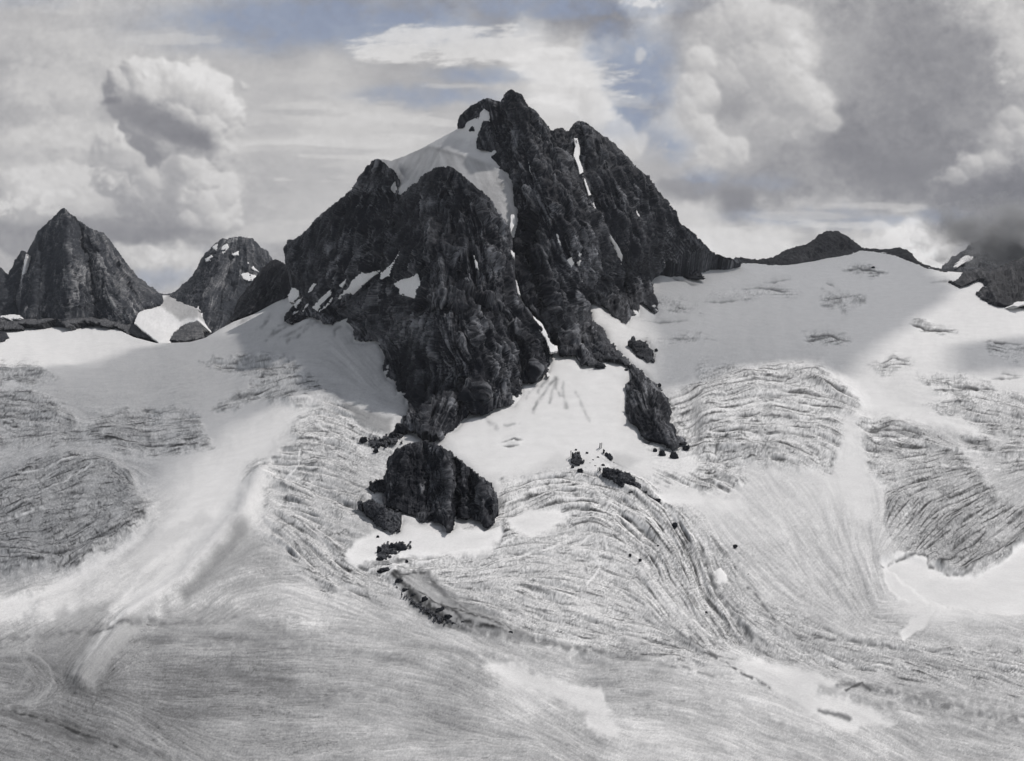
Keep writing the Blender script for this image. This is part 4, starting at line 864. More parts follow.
# ------------------------------------------------------------------ outcrops standing out of the ice
def outcrop_depth(poly, k=0.4):
    p = np.asarray(poly, float); cvv = p[:, 1].mean(); bot = p[:, 1].max(); pts = []
    for u, v in p:
        lower = p[(np.abs(p[:, 0] - u) < 0.2 * np.ptp(p[:, 0]) + 3)][:, 1].max()
        own = float(gY(u, v))
        pts.append((u, v, own * .995 if v > cvv + .1 * (bot - cvv) else (1 - k) * float(gY(u, lower)) + k * own))
    return TPS(pts, .05)
blk = relief('rock_outcrop', BLOCK, outcrop_depth(BLOCK, .45), M_ROCK, None, 0.55, 1.8, 6, seed=31.0, flow=[[(400,455),(393,500)],[(430,445),(430,515)],[(448,460),(448,520)],[(468,475),(470,515)],[(488,490),(488,522)]], amp=0.8, size=50, strength=8, edge_round=6, back=((12, 0), (50, 60)), creases=[
    ([(441,446),(450,480),(449,529)], 22, 5), ([(456,458),(457,490),(457,518)], -22, 3), ([(478,474),(482,500),(487,528)], 12, 5), ([(469,470),(470,500),(470,519)], -10, 3), ([(408,446),(402,480),(398,508)], 12, 8), ([(425,445),(428,480),(430,520)], -8, 4), ([(474,480),(475,515)], -8, 2.5), ([(490,486),(492,520)], -6, 2.5)],
    tone=blob_tone([(447,490,5,40,.15),(488,505,8,24,.12),(462,470,8,10,.1),(412,470,20,24,-.12),(457,500,3,24,-.4)]))
tag(blk, 'largest black rock block with vertical ribs standing below the mountain foot', 'rock outcrop')
for nm, lab in (('lower_crag', 'low knobbly black crag at the lower left corner of the large ribbed block'), ('shelf', 'little black crag against the left wall of the large ribbed block'),
                ('island', 'lone dark rock island in the snow just right of the descending spur'), ('nub', 'compact black knob on the snowfield below the avalanche tracks'),
                ('band', 'ragged black rock band above the curved crevasse field'), ('streak', 'thin dark rock rib on snow below the end of the spur')):
    p = OUT[nm]; o = relief('rock_outcrop', p, outcrop_depth(p), M_ROCK, None, 0.5, 2.8, 5, seed=33.0 + len(nm), amp=0.9, size=26, strength=6, edge_round=3, frag={'band': .02, 'nub': .12, 'streak': .1, 'lower_crag': .22, 'shelf': .2}.get(nm, 0), vst=1.0, back=((7, 0), (20, 30)),
                            tone=(lambda u, v: 0.12 + 0 * u) if nm == 'lower_crag' else None)
    tag(o, lab, 'rock outcrop')

DEB = [('debris_ridge', [(389,574),(396,570),(404,577),(412,586),(424,590),(436,596),(446,606),(462,613),(482,620),(500,626),(516,633),(505,634),(480,630),(455,627),(436,622),(420,612),(408,602),(398,592),(390,582)], .0, 'broken dark rubble ridge running down the ice below the large ribbed block'),
       ('rubble_patch', [(364,436),(378,434),(396,428),(406,434),(404,441),(390,447),(376,452),(366,446)], -.12, 'scattered dark rubble on ice at the lower left corner of the mountain'),
      ('rubble_patch', [(636,476),(646,484),(656,494),(664,504),(654,506),(642,498),(632,492)], -.12, 'thin trail of dark rubble running down right from the ragged rock band'),
       ('rubble_patch', [(384,540),(412,541),(414,550),(398,554),(380,566),(374,560),(377,548)], -.12, 'dark rubble dotting the snow shelf under the large ribbed block')]
for i, (nm, p, fr, lab) in enumerate(DEB):
    o = relief(nm, p, lambda u, v: gY(u, v) - 4.5, M_ROCK, None, 0.5, 3.0, 5, seed=51.0 + 2.3 * i, amp=.25, size=16, strength=4, edge_round=0, frag=fr - .09, fsc=2.8, back=((6, 0), (14, 12)), vst=1.0, tone=lambda u, v: .1 + 0 * u)
    tag(o, lab, 'rubble', kind='stuff')
def boulder(u, v, w, h, label, group=None, seed=0):
    """an angular stone w x h sketch-pixels, bedded in the ice at its foot (u, v)"""
    Y = float(gY(u, v)); s = Y / F; a = w * s / 2; c = h * s
    nu, nv = 20, 14; th = np.linspace(0, 2 * math.pi, nu, endpoint=False); ph = np.linspace(0, math.pi, nv)
    TH, PH = np.meshgrid(th, ph); d = np.stack([np.sin(PH) * np.cos(TH), np.sin(PH) * np.sin(TH), np.cos(PH)], -1)
    d = np.sign(d) * np.abs(d) ** 0.8
    r = 0.95 + 0.45 * facets(d * 1.1 + seed * 3.7) * 0.55 + 0.30 * fbm(d * 1.2 + seed * 3.7, 3, .6, True) + 0.15 * fbm(d * 5 + seed, 2)
    r = np.clip(r, .45, 1.7)
    P = d * r[..., None] * np.array([a, a * 0.9, c * 0.62]) + np.array([0, 0, c * 0.28])
    V = P.reshape(-1, 3); ix = np.arange(nu * nv).reshape(nv, nu); nx = np.roll(ix, -1, 1)
    f = np.stack([ix[:-1], ix[1:], nx[1:], nx[:-1]], -1).reshape(-1, 4)
    o = link_mesh('boulder', V, f, M_BOULDER, None, False, {'tone': np.zeros(len(V))})
    o.location = to_world(u, v, Y) + np.array([0, -1.5, -0.5]); return tag(o, label, 'boulder', group)
BO = [
 (363.5,441,7,4.5,'flat dark boulder on ice left of the mountain foot, upper of the pair','') ,(378,446,4,3.5,'small dark boulder between the flat boulder and the mountain foot',''),(376,451.5,4.5,3,'small dark boulder just below its twin left of the mountain foot',''),
 (401,432,11,9,'dark rock tooth leaning on the left corner of the buttress foot',''),(393,437,8,5,'low dark rock at the snow edge beneath the rock tooth',''),(382,441,5,3,'scattered dark stone left of the low rock by the buttress foot',''),
 (393,548,7,5,'squarish black rock in snow under the large ribbed block',''),(402,549,9,5,'longer black rock beside the squarish one under the ribbed block',''),
 (379.5,552,4.5,5.5,'black rock at the left end of the snow shelf, upper of two',''),(380.5,561,6,5,'black rock at the left end of the snow shelf, lower of two',''),(378,537,2.6,2.2,'tiny dark stone just below the knobbly crag',''),
 (386,571,12,3.4,'flat black slab at the head of the dirt ridge',''),(390,566,6,2.6,'thin dark slab above the head of the dirt ridge',''),(407,562,3,3,'small dark stone right of the flat slabs',''),
 (399,584,7,6,'dark rock topping the black dirt streak',''),(406,592,7,5,'second rock down the black dirt streak',''),(414,597,6,4,'third rock down the black dirt streak',''),(425,603,6,7,'upright dark rock midway down the dirt ridge',''),
 (441,613,9,6,'broad dark rock below the midpoint of the dirt ridge',''),(449,619,7,5,'dark rock next below the broad one on the dirt ridge',''),(463,624,7,3.5,'low dark rock on the lower dirt ridge',''),(498,626,8,4.5,'dark rock near the tail of the dirt ridge',''),(510,633,6,2.8,'last dark rock at the tail of the dirt ridge',''),
 (580,472,5,4,'round dark boulder under the compact black knob',''),(572.5,468,3,3,'small stone touching the left foot of the compact black knob',''),(587,453.5,2.2,2,'',1),(593,461,2.4,2,'',1),(598,458,2.8,2,'',1),(590,464,2,1.8,'',1),(603,466,3,2.4,'',1),(576,450,2,1.6,'',1),(595,467,2.4,2,'',1),
 (639,488.5,4.5,3,'stone off the right end of the ragged rock band, nearer one',''),(632,494,6,3.4,'stone just under the ragged rock band',''),(647,493,4,2.4,'stone beyond the right end of the ragged rock band',''),(642,484,4,2.4,'stone above the right tip of the ragged rock band',''),
 (657.5,501.5,6,3.4,'isolated dark boulder on ice right of the ragged rock band',''),(674.6,525.6,5,3.4,'isolated dark boulder further down the crevassed curve',''),(735,546.5,3.6,2.6,'lone tiny boulder on pale ice in the right half',''),
 (595,508.5,2.4,1.8,'',2),(630,555,2.6,1.8,'',2),(640,560,3,2,'',2),(658,546,2,1.6,'',2),(706,612,2,1.6,'',2),(748,575,2,1.6,'',2),
 (662,455,6,5.5,'rounded black boulder under the tip of the spur, left one',''),(674,457.5,7,5.5,'rounded black boulder under the tip of the spur, right one',''),(655,451,3.5,3,'small black boulder left of the two under the spur tip',''),(686,450,6,5,'black boulder at the rightmost toe of the spur',''),
 (659.5,386,3,3,'small dark stone below the lone rock island',''),(656,351,3,2.6,'small dark stone at the right side of the lone rock island',''),
 (626,370.5,3,2,'little stone on snow left of the descending spur',''),(600,367,9,4.5,'squat dark rock at the snow edge under the massif',''),
 (873,268,3,1.8,'tiny dark rock showing on the upper right snow slope',''),
 (672,274.5,13,3.4,'low dark rock strip on snow under the right end of the massif',''),(693,278.5,22,3,'flat dark rock ledge on snow where the massif meets the plateau',''),
 (327,400,2,1.4,'',2),(300,320,10,5,'dark rock below the left foot of the front buttress',''),
]
for i, (u, v, w, h, lab, gi) in enumerate(BO):
    grp = None
    if gi == 1: lab, grp = 'one of the tiny stones strewn on snow between black knob and rock band', 'tiny stones on the snowfield'
    if gi == 2: lab, grp = 'one of the tiny dark stones dotted over the open glacier ice', 'tiny stones on the glacier'
    boulder(u, v, w, h, lab, grp, i + 1.0)

# ------------------------------------------------------------------ clouds high overhead that shade the upper snow (out of the picture, above)
def cloud_mat(tr_):
  M_CLOUD, nt, out = new_mat('cloud_white')
  d_ = N(nt, 'ShaderNodeBsdfDiffuse', Color=(.9, .9, .9, 1)); t_ = N(nt, 'ShaderNodeBsdfTranslucent', Color=(.9, .9, .92, 1)); mx = nt.nodes.new('ShaderNodeMixShader'); mx.inputs[0].default_value = .5
  nt.links.new(d_.outputs[0], mx.inputs[1]); nt.links.new(t_.outputs[0], mx.inputs[2]); tr = N(nt, 'ShaderNodeBsdfTransparent'); m2 = nt.nodes.new('ShaderNodeMixShader'); m2.inputs[0].default_value = tr_
  nt.links.new(mx.outputs[0], m2.inputs[1]); nt.links.new(tr.outputs[0], m2.inputs[2]); nt.links.new(m2.outputs[0], out.inputs[0])
  return M_CLOUD
def cloud(poly, label, alt=2300.0, step=7.0, jit=10, seed=0, tr_=.58):
    poly = np.asarray(poly, float); u0, v0 = poly.min(0) - 15; u1, v1 = poly.max(0) + 15
    u, v = np.meshgrid(np.arange(u0, u1, step), np.arange(v0, v1, step * .6))
    d0 = sdf(poly, u, v) + jit * uvn(u, v, 30, 4, seed)
    P = to_world(u, v, gY(u, v)); k = (alt - P[..., 2]) / SUN[2]; Q = P + SUN * k[..., None]
    th = np.sqrt(np.clip(-d0, 0, 30) / 30) * (60 + 40 * fbm(Q / 250, 3))
    T1 = Q.copy(); T1[..., 2] += th; T2 = Q.copy(); T2[..., 2] -= th * .4 + 1
    used, f, be = mesh_from_mask(T1, d0 < 0); n = len(used)
    V = np.concatenate([T1.reshape(-1, 3)[used], T2.reshape(-1, 3)[used]]); side = np.stack([be[:, 1], be[:, 0], be[:, 0] + n, be[:, 1] + n], 1)
    o = link_mesh('cloud', V, np.concatenate([f, f[:, ::-1] + n, side]), cloud_mat(tr_), None, True)
    return tag(o, label, 'cloud', kind='structure')
cloud([(640,395),(655,345),(640,300),(660,255),(800,240),(900,240),(962,285),(925,318),(880,350),(852,376),(838,376),(800,360),(740,372),(690,388)], 'cloud overhead shading the upper right snow plateau', seed=1)
cloud([(-300,372),(-60,366),(40,364),(90,366),(125,348),(200,335),(300,320),(400,370),(402,425),(350,404),(322,396),(290,404),(255,412),(228,432),(190,462),(155,500),(138,535),(80,575),(0,586),(-300,600)], 'cloud overhead shading the left glacier basin', seed=2, tr_=.68)
cloud([(950,345),(1000,335),(1100,330),(1200,360),(1100,375),(1000,372),(962,380),(950,362)], 'small cloud overhead near the right edge', seed=3, jit=14)

# ------------------------------------------------------------------ air
def box(name, lo, hi, mat):
    x0, y0, z0 = lo; x1, y1, z1 = hi
    V = [(x0,y0,z0),(x1,y0,z0),(x1,y1,z0),(x0,y1,z0),(x0,y0,z1),(x1,y0,z1),(x1,y1,z1),(x0,y1,z1)]
    return link_mesh(name, V, [(0,3,2,1),(4,5,6,7),(0,1,5,4),(1,2,6,5),(2,3,7,6),(3,0,4,7)], mat, None, False)
M_HAZE, nt, out = new_mat('haze_air'); pv = N(nt, 'ShaderNodeVolumePrincipled'); pv.inputs['Color'].default_value = (.86, .91, 1.0, 1); pv.inputs['Density'].default_value = HAZE_D; pv.inputs['Anisotropy'].default_value = .2
nt.links.new(pv.outputs[0], out.inputs['Volume'])
if HAZE_D: tag(box('haze', (-9800, -9400, -520), (9800, 10400, 1020), M_HAZE), 'thin pale mountain air between camera and peaks', 'haze', kind='stuff')

M_MIST, nt, out = new_mat('mist_vapour'); pv = N(nt, 'ShaderNodeVolumePrincipled'); pv.inputs['Color'].default_value = (.84, .85, .87, 1)
tc = N(nt, 'ShaderNodeTexCoord'); no = N(nt, 'ShaderNodeTexNoise', Scale=0.006, Detail=5.0, Roughness=.62); nt.links.new(tc.outputs['Object'], no.inputs['Vector'])
ln = N(nt, 'ShaderNodeVectorMath', operation='LENGTH'); sc_v = N(nt, 'ShaderNodeVectorMath', operation='MULTIPLY'); sc_v.inputs[1].default_value = (1 / 640., 1 / 420., 1 / 240.); nt.links.new(tc.outputs['Object'], sc_v.inputs[0]); nt.links.new(sc_v.outputs[0], ln.inputs[0])
m1 = N(nt, 'ShaderNodeMath', operation='MULTIPLY_ADD'); nt.links.new(no.outputs[0], m1.inputs[0]); m1.inputs[1].default_value = 3.2; m1.inputs[2].default_value = -.85
m2 = N(nt, 'ShaderNodeMath', operation='SUBTRACT', use_clamp=True); nt.links.new(m1.outputs[0], m2.inputs[0]); nt.links.new(ln.outputs['Value'], m2.inputs[1])
m3 = N(nt, 'ShaderNodeMath', operation='MULTIPLY'); nt.links.new(m2.outputs[0], m3.inputs[0]); m3.inputs[1].default_value = .02; nt.links.new(m3.outputs[0], pv.inputs['Density']); nt.links.new(pv.outputs[0], out.inputs['Volume'])
th, ph = np.meshgrid(np.linspace(0, 2 * math.pi, 33)[:-1], np.linspace(0, math.pi, 17)); Vm = np.stack([640 * np.sin(ph) * np.cos(th), 420 * np.sin(ph) * np.sin(th), 240 * np.cos(ph)], -1).reshape(-1, 3)
im = np.arange(len(Vm)).reshape(ph.shape); nm_ = np.roll(im, -1, 1)
mist = link_mesh('mist', Vm, np.stack([im[:-1], im[1:], nm_[1:], nm_[:-1]], -1).reshape(-1, 4), M_MIST); mist.location = (2860, 5560, 370)
tag(mist, 'grey cloud clinging to the dark peak at far right', 'mist', kind='stuff')

# ------------------------------------------------------------------ sky dome sector
su = np.concatenate([np.linspace(-1700, -80, 50)[:-1], np.arange(-80, 1104, 1.15), np.linspace(1104, 2700, 50)[1:]])
sv = np.concatenate([np.linspace(-260, -30, 24)[:-1], np.arange(-30, 352, 1.15), np.linspace(352, 520, 12)[1:]])
U, Vv = np.meshgrid(su, sv)
def sb(x, y, rx, ry, rot=0, p=2.0):
    c, s = math.cos(rot), math.sin(rot); dx, dy = U - x, Vv - y
    a = (dx * c + dy * s) / rx; b = (-dx * s + dy * c) / ry
    return np.exp(-((a * a + b * b) ** (p / 2)))
wx = 10 * uvn(U, Vv, 60, 4, 1.0) ; wy = 8 * uvn(U, Vv, 60, 4, 2.0)
U0, V0 = U, Vv
U = U + 2.2 * wx; Vv = Vv + 2.2 * wy
SKT = np.array([(0,10,178),(60,20,186),(120,15,182),(180,30,178),(240,20,165),(330,15,152),(420,15,150),(500,10,154),(570,8,152),(606,18,142),(640,5,205),(690,16,156),(740,12,180),(790,15,172),(850,15,162),(920,20,152),(1000,8,190),
 (0,60,176),(70,60,188),(130,50,188),(200,50,182),(280,45,168),(360,45,178),(440,40,198),(520,35,206),(590,55,204),(625,70,160),(640,52,192),(665,60,165),(700,50,186),(740,60,192),(790,60,204),(830,70,168),(900,70,150),(980,60,158),(1020,60,200),
 (0,100,170),(60,100,176),(100,80,182),(260,90,184),(330,90,190),(400,92,172),(450,70,166),(560,95,204),(600,110,200),(640,110,160),(680,95,192),(725,105,164),(760,100,190),(800,110,188),(850,110,150),(920,110,140),(980,110,160),(1020,100,172),
 (0,150,182),(60,140,186),(100,140,176),(260,140,186),(320,140,192),(400,140,192),(600,150,198),(640,150,176),(670,130,196),(710,150,196),(740,150,172),(790,150,162),(850,150,142),(900,160,132),(970,150,146),(1020,140,166),
 (0,190,184),(50,190,180),(110,190,164),(260,180,176),(320,180,182),(370,190,186),(280,210,186),(650,180,176),(690,190,158),(740,190,146),(790,180,156),(850,190,152),(900,195,138),(960,180,146),(1020,180,132),
 (0,225,178),(40,225,166),(90,225,150),(150,230,146),(210,235,160),(250,235,186),(300,225,190),(270,255,170),(690,215,196),(740,215,186),(800,210,180),(850,215,172),(900,215,178),(950,215,156),(1000,220,120),(1024,240,112),
 (0,250,176),(100,245,190),(140,252,200),(175,258,204),(160,280,176),(240,255,184),(720,240,208),(780,245,206),(870,240,200),(905,245,216),(930,255,222),(960,240,168),(1000,250,128),(-300,150,175),(1400,150,150),(500,-200,165),(-300,-200,170),(1300,-200,160),(500,400,200),(-200,400,185),(1200,400,150)], float)
skx, sky_ = np.meshgrid(np.arange(-1700, 2710, 10.0), np.arange(-260, 525, 10.0))
w = 1.0 / (((skx[..., None] - SKT[:, 0]) ** 2 + ((sky_[..., None] - SKT[:, 1]) * 1.35) ** 2) + 120.0) ** 1.9
SG = (w * SKT[:, 2]).sum(-1) / w.sum(-1)
def sgrid(u, v):
    x = np.clip((u + 1700) / 10, 0, skx.shape[1] - 1.001); y = np.clip((v + 260) / 10, 0, skx.shape[0] - 1.001); i, j = x.astype(int), y.astype(int); a, b = x - i, y - j
    return (SG[j, i] * (1 - a) + SG[j, i + 1] * a) * (1 - b) + (SG[j + 1, i] * (1 - a) + SG[j + 1, i + 1] * a) * b
n42, n16, n7, n90 = uvn(U0, V0 * 1.2, 46, 5, 8.0, .58), uvn(U0, V0 * 1.2, 18, 5, 9.0, .6), uvn(U0, V0, 7, 4, 12.0, .62), uvn(U0, V0 * 1.3, 90, 4, 13.0)
m42 = uvn(U0, V0 * 1.2, 46, 5, 28.0, .58); m16 = uvn(U0, V0 * 1.2, 18, 4, 29.0, .6)
L_ = sgrid(U0 + 30 * n42 + 10 * n16, V0 + 22 * m42 + 9 * m16)
streak = uvn(U0 + .5 * V0, V0 * 4.0, 110, 5, 3.0, .6)
high = np.clip(sb(420, 120, 330, 130, 0, 4) + sb(760, 235, 190, 30, 0, 4), 0, 1)     # where the high veil shows
L_ = L_ + high * 9 * streak + (1 - high) * (20 * n42 + 17 * n16 + 10 * n7) + high * (6 * n16 + 5 * n42)
PU = []; ND = uvn(U0, V0 * 1.2, 9, 4, 107.0, .62)
def cumulus(lobes, lit, shade, k=1.0, sub=26, seed=0, ld=(0.50, -0.70, 0.52), alpha=7.0, edge=2.2):
    """towering cloud: lobes (x, y, r) carry smaller and smaller cauliflower heads; lit from the upper right"""
    global L_, blm
    rg = np.random.default_rng(seed); sp = list(lobes)
    for x, y, r in lobes:
        for j in range(sub):
            t = rg.uniform(0, 2 * math.pi); q = rg.uniform(.15, 1.0) ** .5; r2 = r * rg.uniform(.16, .45); sp.append((x + r * q * math.cos(t) * .95, y + r * q * math.sin(t) * .8, r2))
            for i in range(4):
                t2 = rg.uniform(0, 2 * math.pi); sp.append((sp[-1][0] + r2 * .8 * math.cos(t2), sp[-1][1] + r2 * .8 * math.sin(t2), r2 * rg.uniform(.25, .5)))
    H = np.zeros_like(U0); uu = U0 + 8 * n16 + 6 * n7; vv = V0 + 8 * m16 + 3.0 * m42 + 4 * ND
    for x, y, r in sp:
        i0, i1 = np.searchsorted(su, (x - r - 12, x + r + 12)); j0, j1 = np.searchsorted(sv, (y - r - 12, y + r + 12))
        if i1 <= i0 or j1 <= j0: continue
        a = uu[j0:j1, i0:i1] - x; b = vv[j0:j1, i0:i1] - y
        base = 0.45 * r if r < 12 else 0
        h = np.sqrt(np.clip(r * r - a * a - b * b, 0, None)); h = np.where(h > 0, h + base, 0)
        H[j0:j1, i0:i1] = np.maximum(H[j0:j1, i0:i1], h)
    Hs = .62 * blur(H, 1.0) + .38 * blur(H, 3.2); gx = np.gradient(Hs, su, axis=1); gy = np.gradient(Hs, sv, axis=0)
    nn = np.sqrt(gx * gx + gy * gy + 1); l = np.array(ld) / np.linalg.norm(ld)
    dif = np.clip((-gx * l[0] - gy * l[1] + l[2]) / nn, 0, 1)
    big = blur(H, 14); ggx = np.gradient(big, su, axis=1); ggy = np.gradient(big, sv, axis=0); bd = np.clip(.5 + (-ggx * l[0] - ggy * l[1]) * .75, 0, 1)
    tone = shade + (lit - shade) * np.clip(.45 * dif + .75 * bd, 0, 1) + 6 * n7 + 6 * n16
    al = sstep(0, alpha, blur(H, edge)) * k
    L_ = L_ * (1 - al) + al * tone; cumA[:] = np.maximum(cumA, al)
cumA = np.zeros_like(U0)
cumulus([(10,150,40),(60,140,34),(30,185,40),(85,175,34),(100,150,26),(20,110,34),(70,100,26)], 200, 160, .6, 18, 31, edge=3.5, alpha=12)
cumulus([(30,215,45),(90,215,40),(140,205,42),(195,200,36),(60,190,30),(10,190,30),(120,185,26)], 206, 146, .7, 18, 1, edge=3.2, alpha=11)
cumulus([(120,150,26),(150,165,26),(170,190,36),(205,190,30),(200,215,28),(228,216,16),(150,205,26),(205,165,22),(110,175,20)], 212, 148, .85, 30, 2, edge=2.4)
cumulus([(120,84,14),(136,72,15),(128,100,20),(148,92,24),(165,76,16),(180,90,28),(192,74,14),(205,100,26),(222,112,20),(175,120,28),(205,130,26),(150,128,24),(228,134,14),(214,150,20),(190,152,24),(166,146,22)], 216, 128, .9, 40, 3, edge=1.7)
cumulus([(176,170,16),(198,176,18),(176,196,15),(206,205,16),(226,196,14),(150,180,13),(216,222,15),(190,226,14)], 212, 152, .8, 30, 13, edge=1.9)
cumulus([(40,205,18),(62,200,14),(20,200,15),(80,208,12),(8,212,12)], 214, 160, .75, 22, 14, edge=2.2)
cumulus([(125,250,10),(150,256,9),(178,260,9),(140,248,8)], 210, 170, .7, 14, 4, edge=2)

for a in [(641,53,13,8,200,.75),(648,48,8,6,202,.6),(640,98,9,6,198,.75),(625,60,8,10,190,.5),(655,80,10,6,184,.5),(633,115,8,5,190,.4)]: PU.append(a)
cumulus([(895,245,16),(915,238,18),(935,250,16),(950,240,12),(880,230,10),(905,256,12)], 226, 190, .75, 16, 7, edge=2.5)
cumulus([(1015,130,18),(1000,165,16),(980,160,14),(1024,60,20),(960,170,12)], 196, 150, .5, 14, 8, edge=5, alpha=14)
cumulus([(700,246,10),(740,250,9),(780,246,9),(820,228,8),(730,240,8)], 218, 196, .5, 12, 9, edge=3)
def shade_puff(x, y, rx, ry, tone, k=1.0, rot=0, soft_=.6):
    global L_
    c, s_ = math.cos(rot), math.sin(rot); dx, dy = U0 + 14 * n42 + 5 * n16 - x, V0 + 12 * m42 + 5 * m16 - y
    d = np.hypot((dx * c + dy * s_) / rx, (-dx * s_ + dy * c) / ry); m = (1 - sstep(1 - soft_, 1 + soft_, d)) * k
    L_ = L_ * (1 - m) + m * (tone + 6 * n16 + 3 * n7)
for a in PU + [(142,112,32,16,146,.8,.3),(170,126,40,13,138,.85,.35),(192,140,22,10,136,.75,.3),(113,84,7,9,138,.6),(114,98,9,4,132,.7),(172,180,9,28,155,.6),(90,228,80,9,148,.7),(150,234,55,7,143,.8),
          (725,106,30,13,160,.7),(690,188,34,10,152,.7),(742,200,20,18,142,.7),(600,18,34,8,143,.75),(690,16,18,8,155,.6),(900,150,70,40,136,.6),(930,70,70,60,146,.5),(1000,220,60,26,122,.6),(975,205,40,18,140,.5),(160,88,12,10,203,.5)]:
    shade_puff(*a)
NA = uvn(U0, V0 * 1.25, 62, 7, 101.0, .60); NB = uvn(U0, V0 * 1.25, 26, 6, 103.0, .62); NS = uvn(U0 + .5 * V0, V0 * 4.2, 110, 7, 105.0, .62); ND = uvn(U0, V0 * 1.2, 9, 4, 107.0, .62)
covr = np.zeros_like(U0)
def vapour(x, y, rx, ry, tone, k=.9, rot=0., kind='a', w=.45, rim=0.):
    """a bank of cloud with torn, crisp edges; rim brightens its upper right border"""
    global L_, covr
    c, s_ = math.cos(rot), math.sin(rot); dx, dy = U0 - x, V0 - y
    d = np.hypot((dx * c + dy * s_) / rx, (-dx * s_ + dy * c) / ry)
    n = {'a': 1.3 * NA + .5 * NB, 'b': 1.15 * NB + .7 * NA + .75 * ND, 's': 1.5 * NS + .3 * NA}[kind]
    f = 1 - d + n; al = sstep(0, w * (1.5 if kind == 'b' else 1.2), f) * k
    t = tone + (10 * NB + 8 * ND + 8 * NA if kind != 's' else 11 * NS + 4 * ND) + rim * (1 - sstep(.1, .9, f))
    L_ = L_ * (1 - al) + al * t; covr = np.maximum(covr, al)
for a in [(40,30,120,26,186,.6),(30,75,70,22,190,.7),(10,115,60,16,170,.6),(60,135,60,18,194,.75,0,'a',.5,10),(100,160,36,10,176,.6),(20,160,40,12,182,.6),(250,60,70,14,180,.5,.1,'s'),
          (60,178,60,14,198,.7,0,'b',.5,8),(20,205,44,13,203,.85,0,'b',.4,8),(75,205,40,12,186,.6,0,'b'),(60,232,70,8,150,.7,0,'a'),(120,222,50,9,150,.6,0,'a'),(230,180,24,26,196,.6,0,'b'),
          (478,48,135,24,204,.9,-.05,'s',.4,6),(560,72,66,32,208,.9,.25,'s',.4,6),(600,112,44,26,206,.9,.5,'a',.35,6),(596,96,60,10,190,.5,.2,'s'),(340,112,110,20,196,.7,.08,'s'),(300,96,60,6,180,.6,.15,'s'),(350,140,120,10,200,.7,-.03,'s'),(300,160,80,8,178,.6,0,'s'),
          (370,178,70,8,194,.6,0,'s'),(270,132,40,8,180,.6,0,'s'),(300,205,60,14,184,.6,0,'s'),(280,232,40,10,192,.6,0,'s'),(420,120,60,5,196,.6,.1,'s'),(450,86,60,4,198,.5,0,'s'),
          (730,60,60,60,182,.7,0,'b',.8),(780,105,60,46,178,.6,0,'b',.8),
          (735,104,28,15,158,.75,0,'b',.7),(660,165,28,22,172,.8,0,'b',.5),(640,190,30,14,184,.7,0,'a'),(840,60,50,70,168,.6,0,'a',.8),(920,70,100,70,150,.75,0,'a',.9),(890,150,100,40,146,.75,0,'a',.8),(790,165,50,20,156,.6,0,'b',.7),
          (692,187,34,9,150,.8,0,'b',.5),(742,200,20,17,140,.8,0,'b',.5),(905,172,60,22,134,.7,0,'b',.8),(970,110,60,40,156,.6,0,'a',.8),(1016,62,22,30,196,.7,0,'b',.5),(985,160,30,10,178,.6,0,'b',.6),(948,178,18,12,174,.5,0,'b',.6),(1000,200,70,26,130,.8,0,'a',.7),
          (640,3,22,6,214,.8,0,'b'),(605,17,34,7,144,.8,0,'b',.6),(690,14,16,8,150,.7,0,'b',.5),
          (700,232,60,8,206,.8,0,'s'),(690,250,40,8,212,.8,0,'s'),(760,236,70,7,202,.8,0,'s'),(800,216,60,5,186,.7,0,'s'),(850,226,60,6,204,.7,0,'s'),(880,206,60,6,196,.6,0,'s'),(905,238,34,10,214,.8,0,'b',.4,6),(925,254,22,10,224,.85,0,'b',.4),(870,243,30,6,206,.7,0,'b'),(950,225,30,14,172,.6,0,'b',.8),(980,212,50,12,150,.6,0,'b',.8)]:
    vapour(*a)
cumulus([(745,20,30),(780,30,28),(720,30,26),(700,55,20),(760,60,30),(795,60,24),(730,80,24),(815,100,20),(790,95,24)], 206, 158, .75, 22, 41, edge=3.2, alpha=11)
cumulus([(695,85,16),(690,108,15),(702,128,14),(716,146,14),(735,150,14),(700,60,14),(705,100,16)], 214, 168, .8, 24, 42, edge=2.2)
cumulus([(792,40,12),(796,58,13),(790,74,11),(806,84,12),(818,104,13),(828,122,12)], 218, 176, .65, 18, 43, edge=2.6)
vapour(641, 55, 7, 10, 200, .7, .3, 'a', .5); vapour(640, 98, 6, 8, 196, .6, .3, 'a', .5)
cumulus([(600,120,18),(618,132,16),(632,146,14),(592,104,14),(610,150,20)], 214, 184, .7, 20, 45, edge=2.4)
cumulus([(1012,120,14),(1022,138,14),(1004,140,12),(990,158,12),(972,166,11),(955,176,10)], 208, 150, .7, 22, 46, edge=2.2)
cumulus([(1016,50,18),(1024,75,16),(1010,30,14)], 204, 160, .5, 18, 47, edge=3)
for a in [(732,106,26,11,158,.65),(690,188,34,9,150,.75),(742,200,19,15,140,.75),(760,182,40,10,160,.5),(770,128,18,10,168,.4),(700,70,10,8,176,.4)]: shade_puff(*a)
for x, y, rx, ry, t_, k_ in [(290,112,46,5,176,.6),(275,128,30,7,180,.5),(320,150,60,4,178,.6),(360,158,50,3,200,.6),(300,170,70,5,176,.6),(335,182,60,4,198,.5),(275,190,30,6,176,.5),(310,196,60,4,184,.5),(255,210,30,10,176,.5),(400,135,40,3,204,.5),(60,20,80,12,176,.5),(130,34,60,8,184,.5),(20,50,50,10,180,.5),(170,40,60,6,198,.5)]:
    vapour(x, y, rx, ry, t_, k_, 0.03, 's', .35)
blue = np.zeros_like(U0)
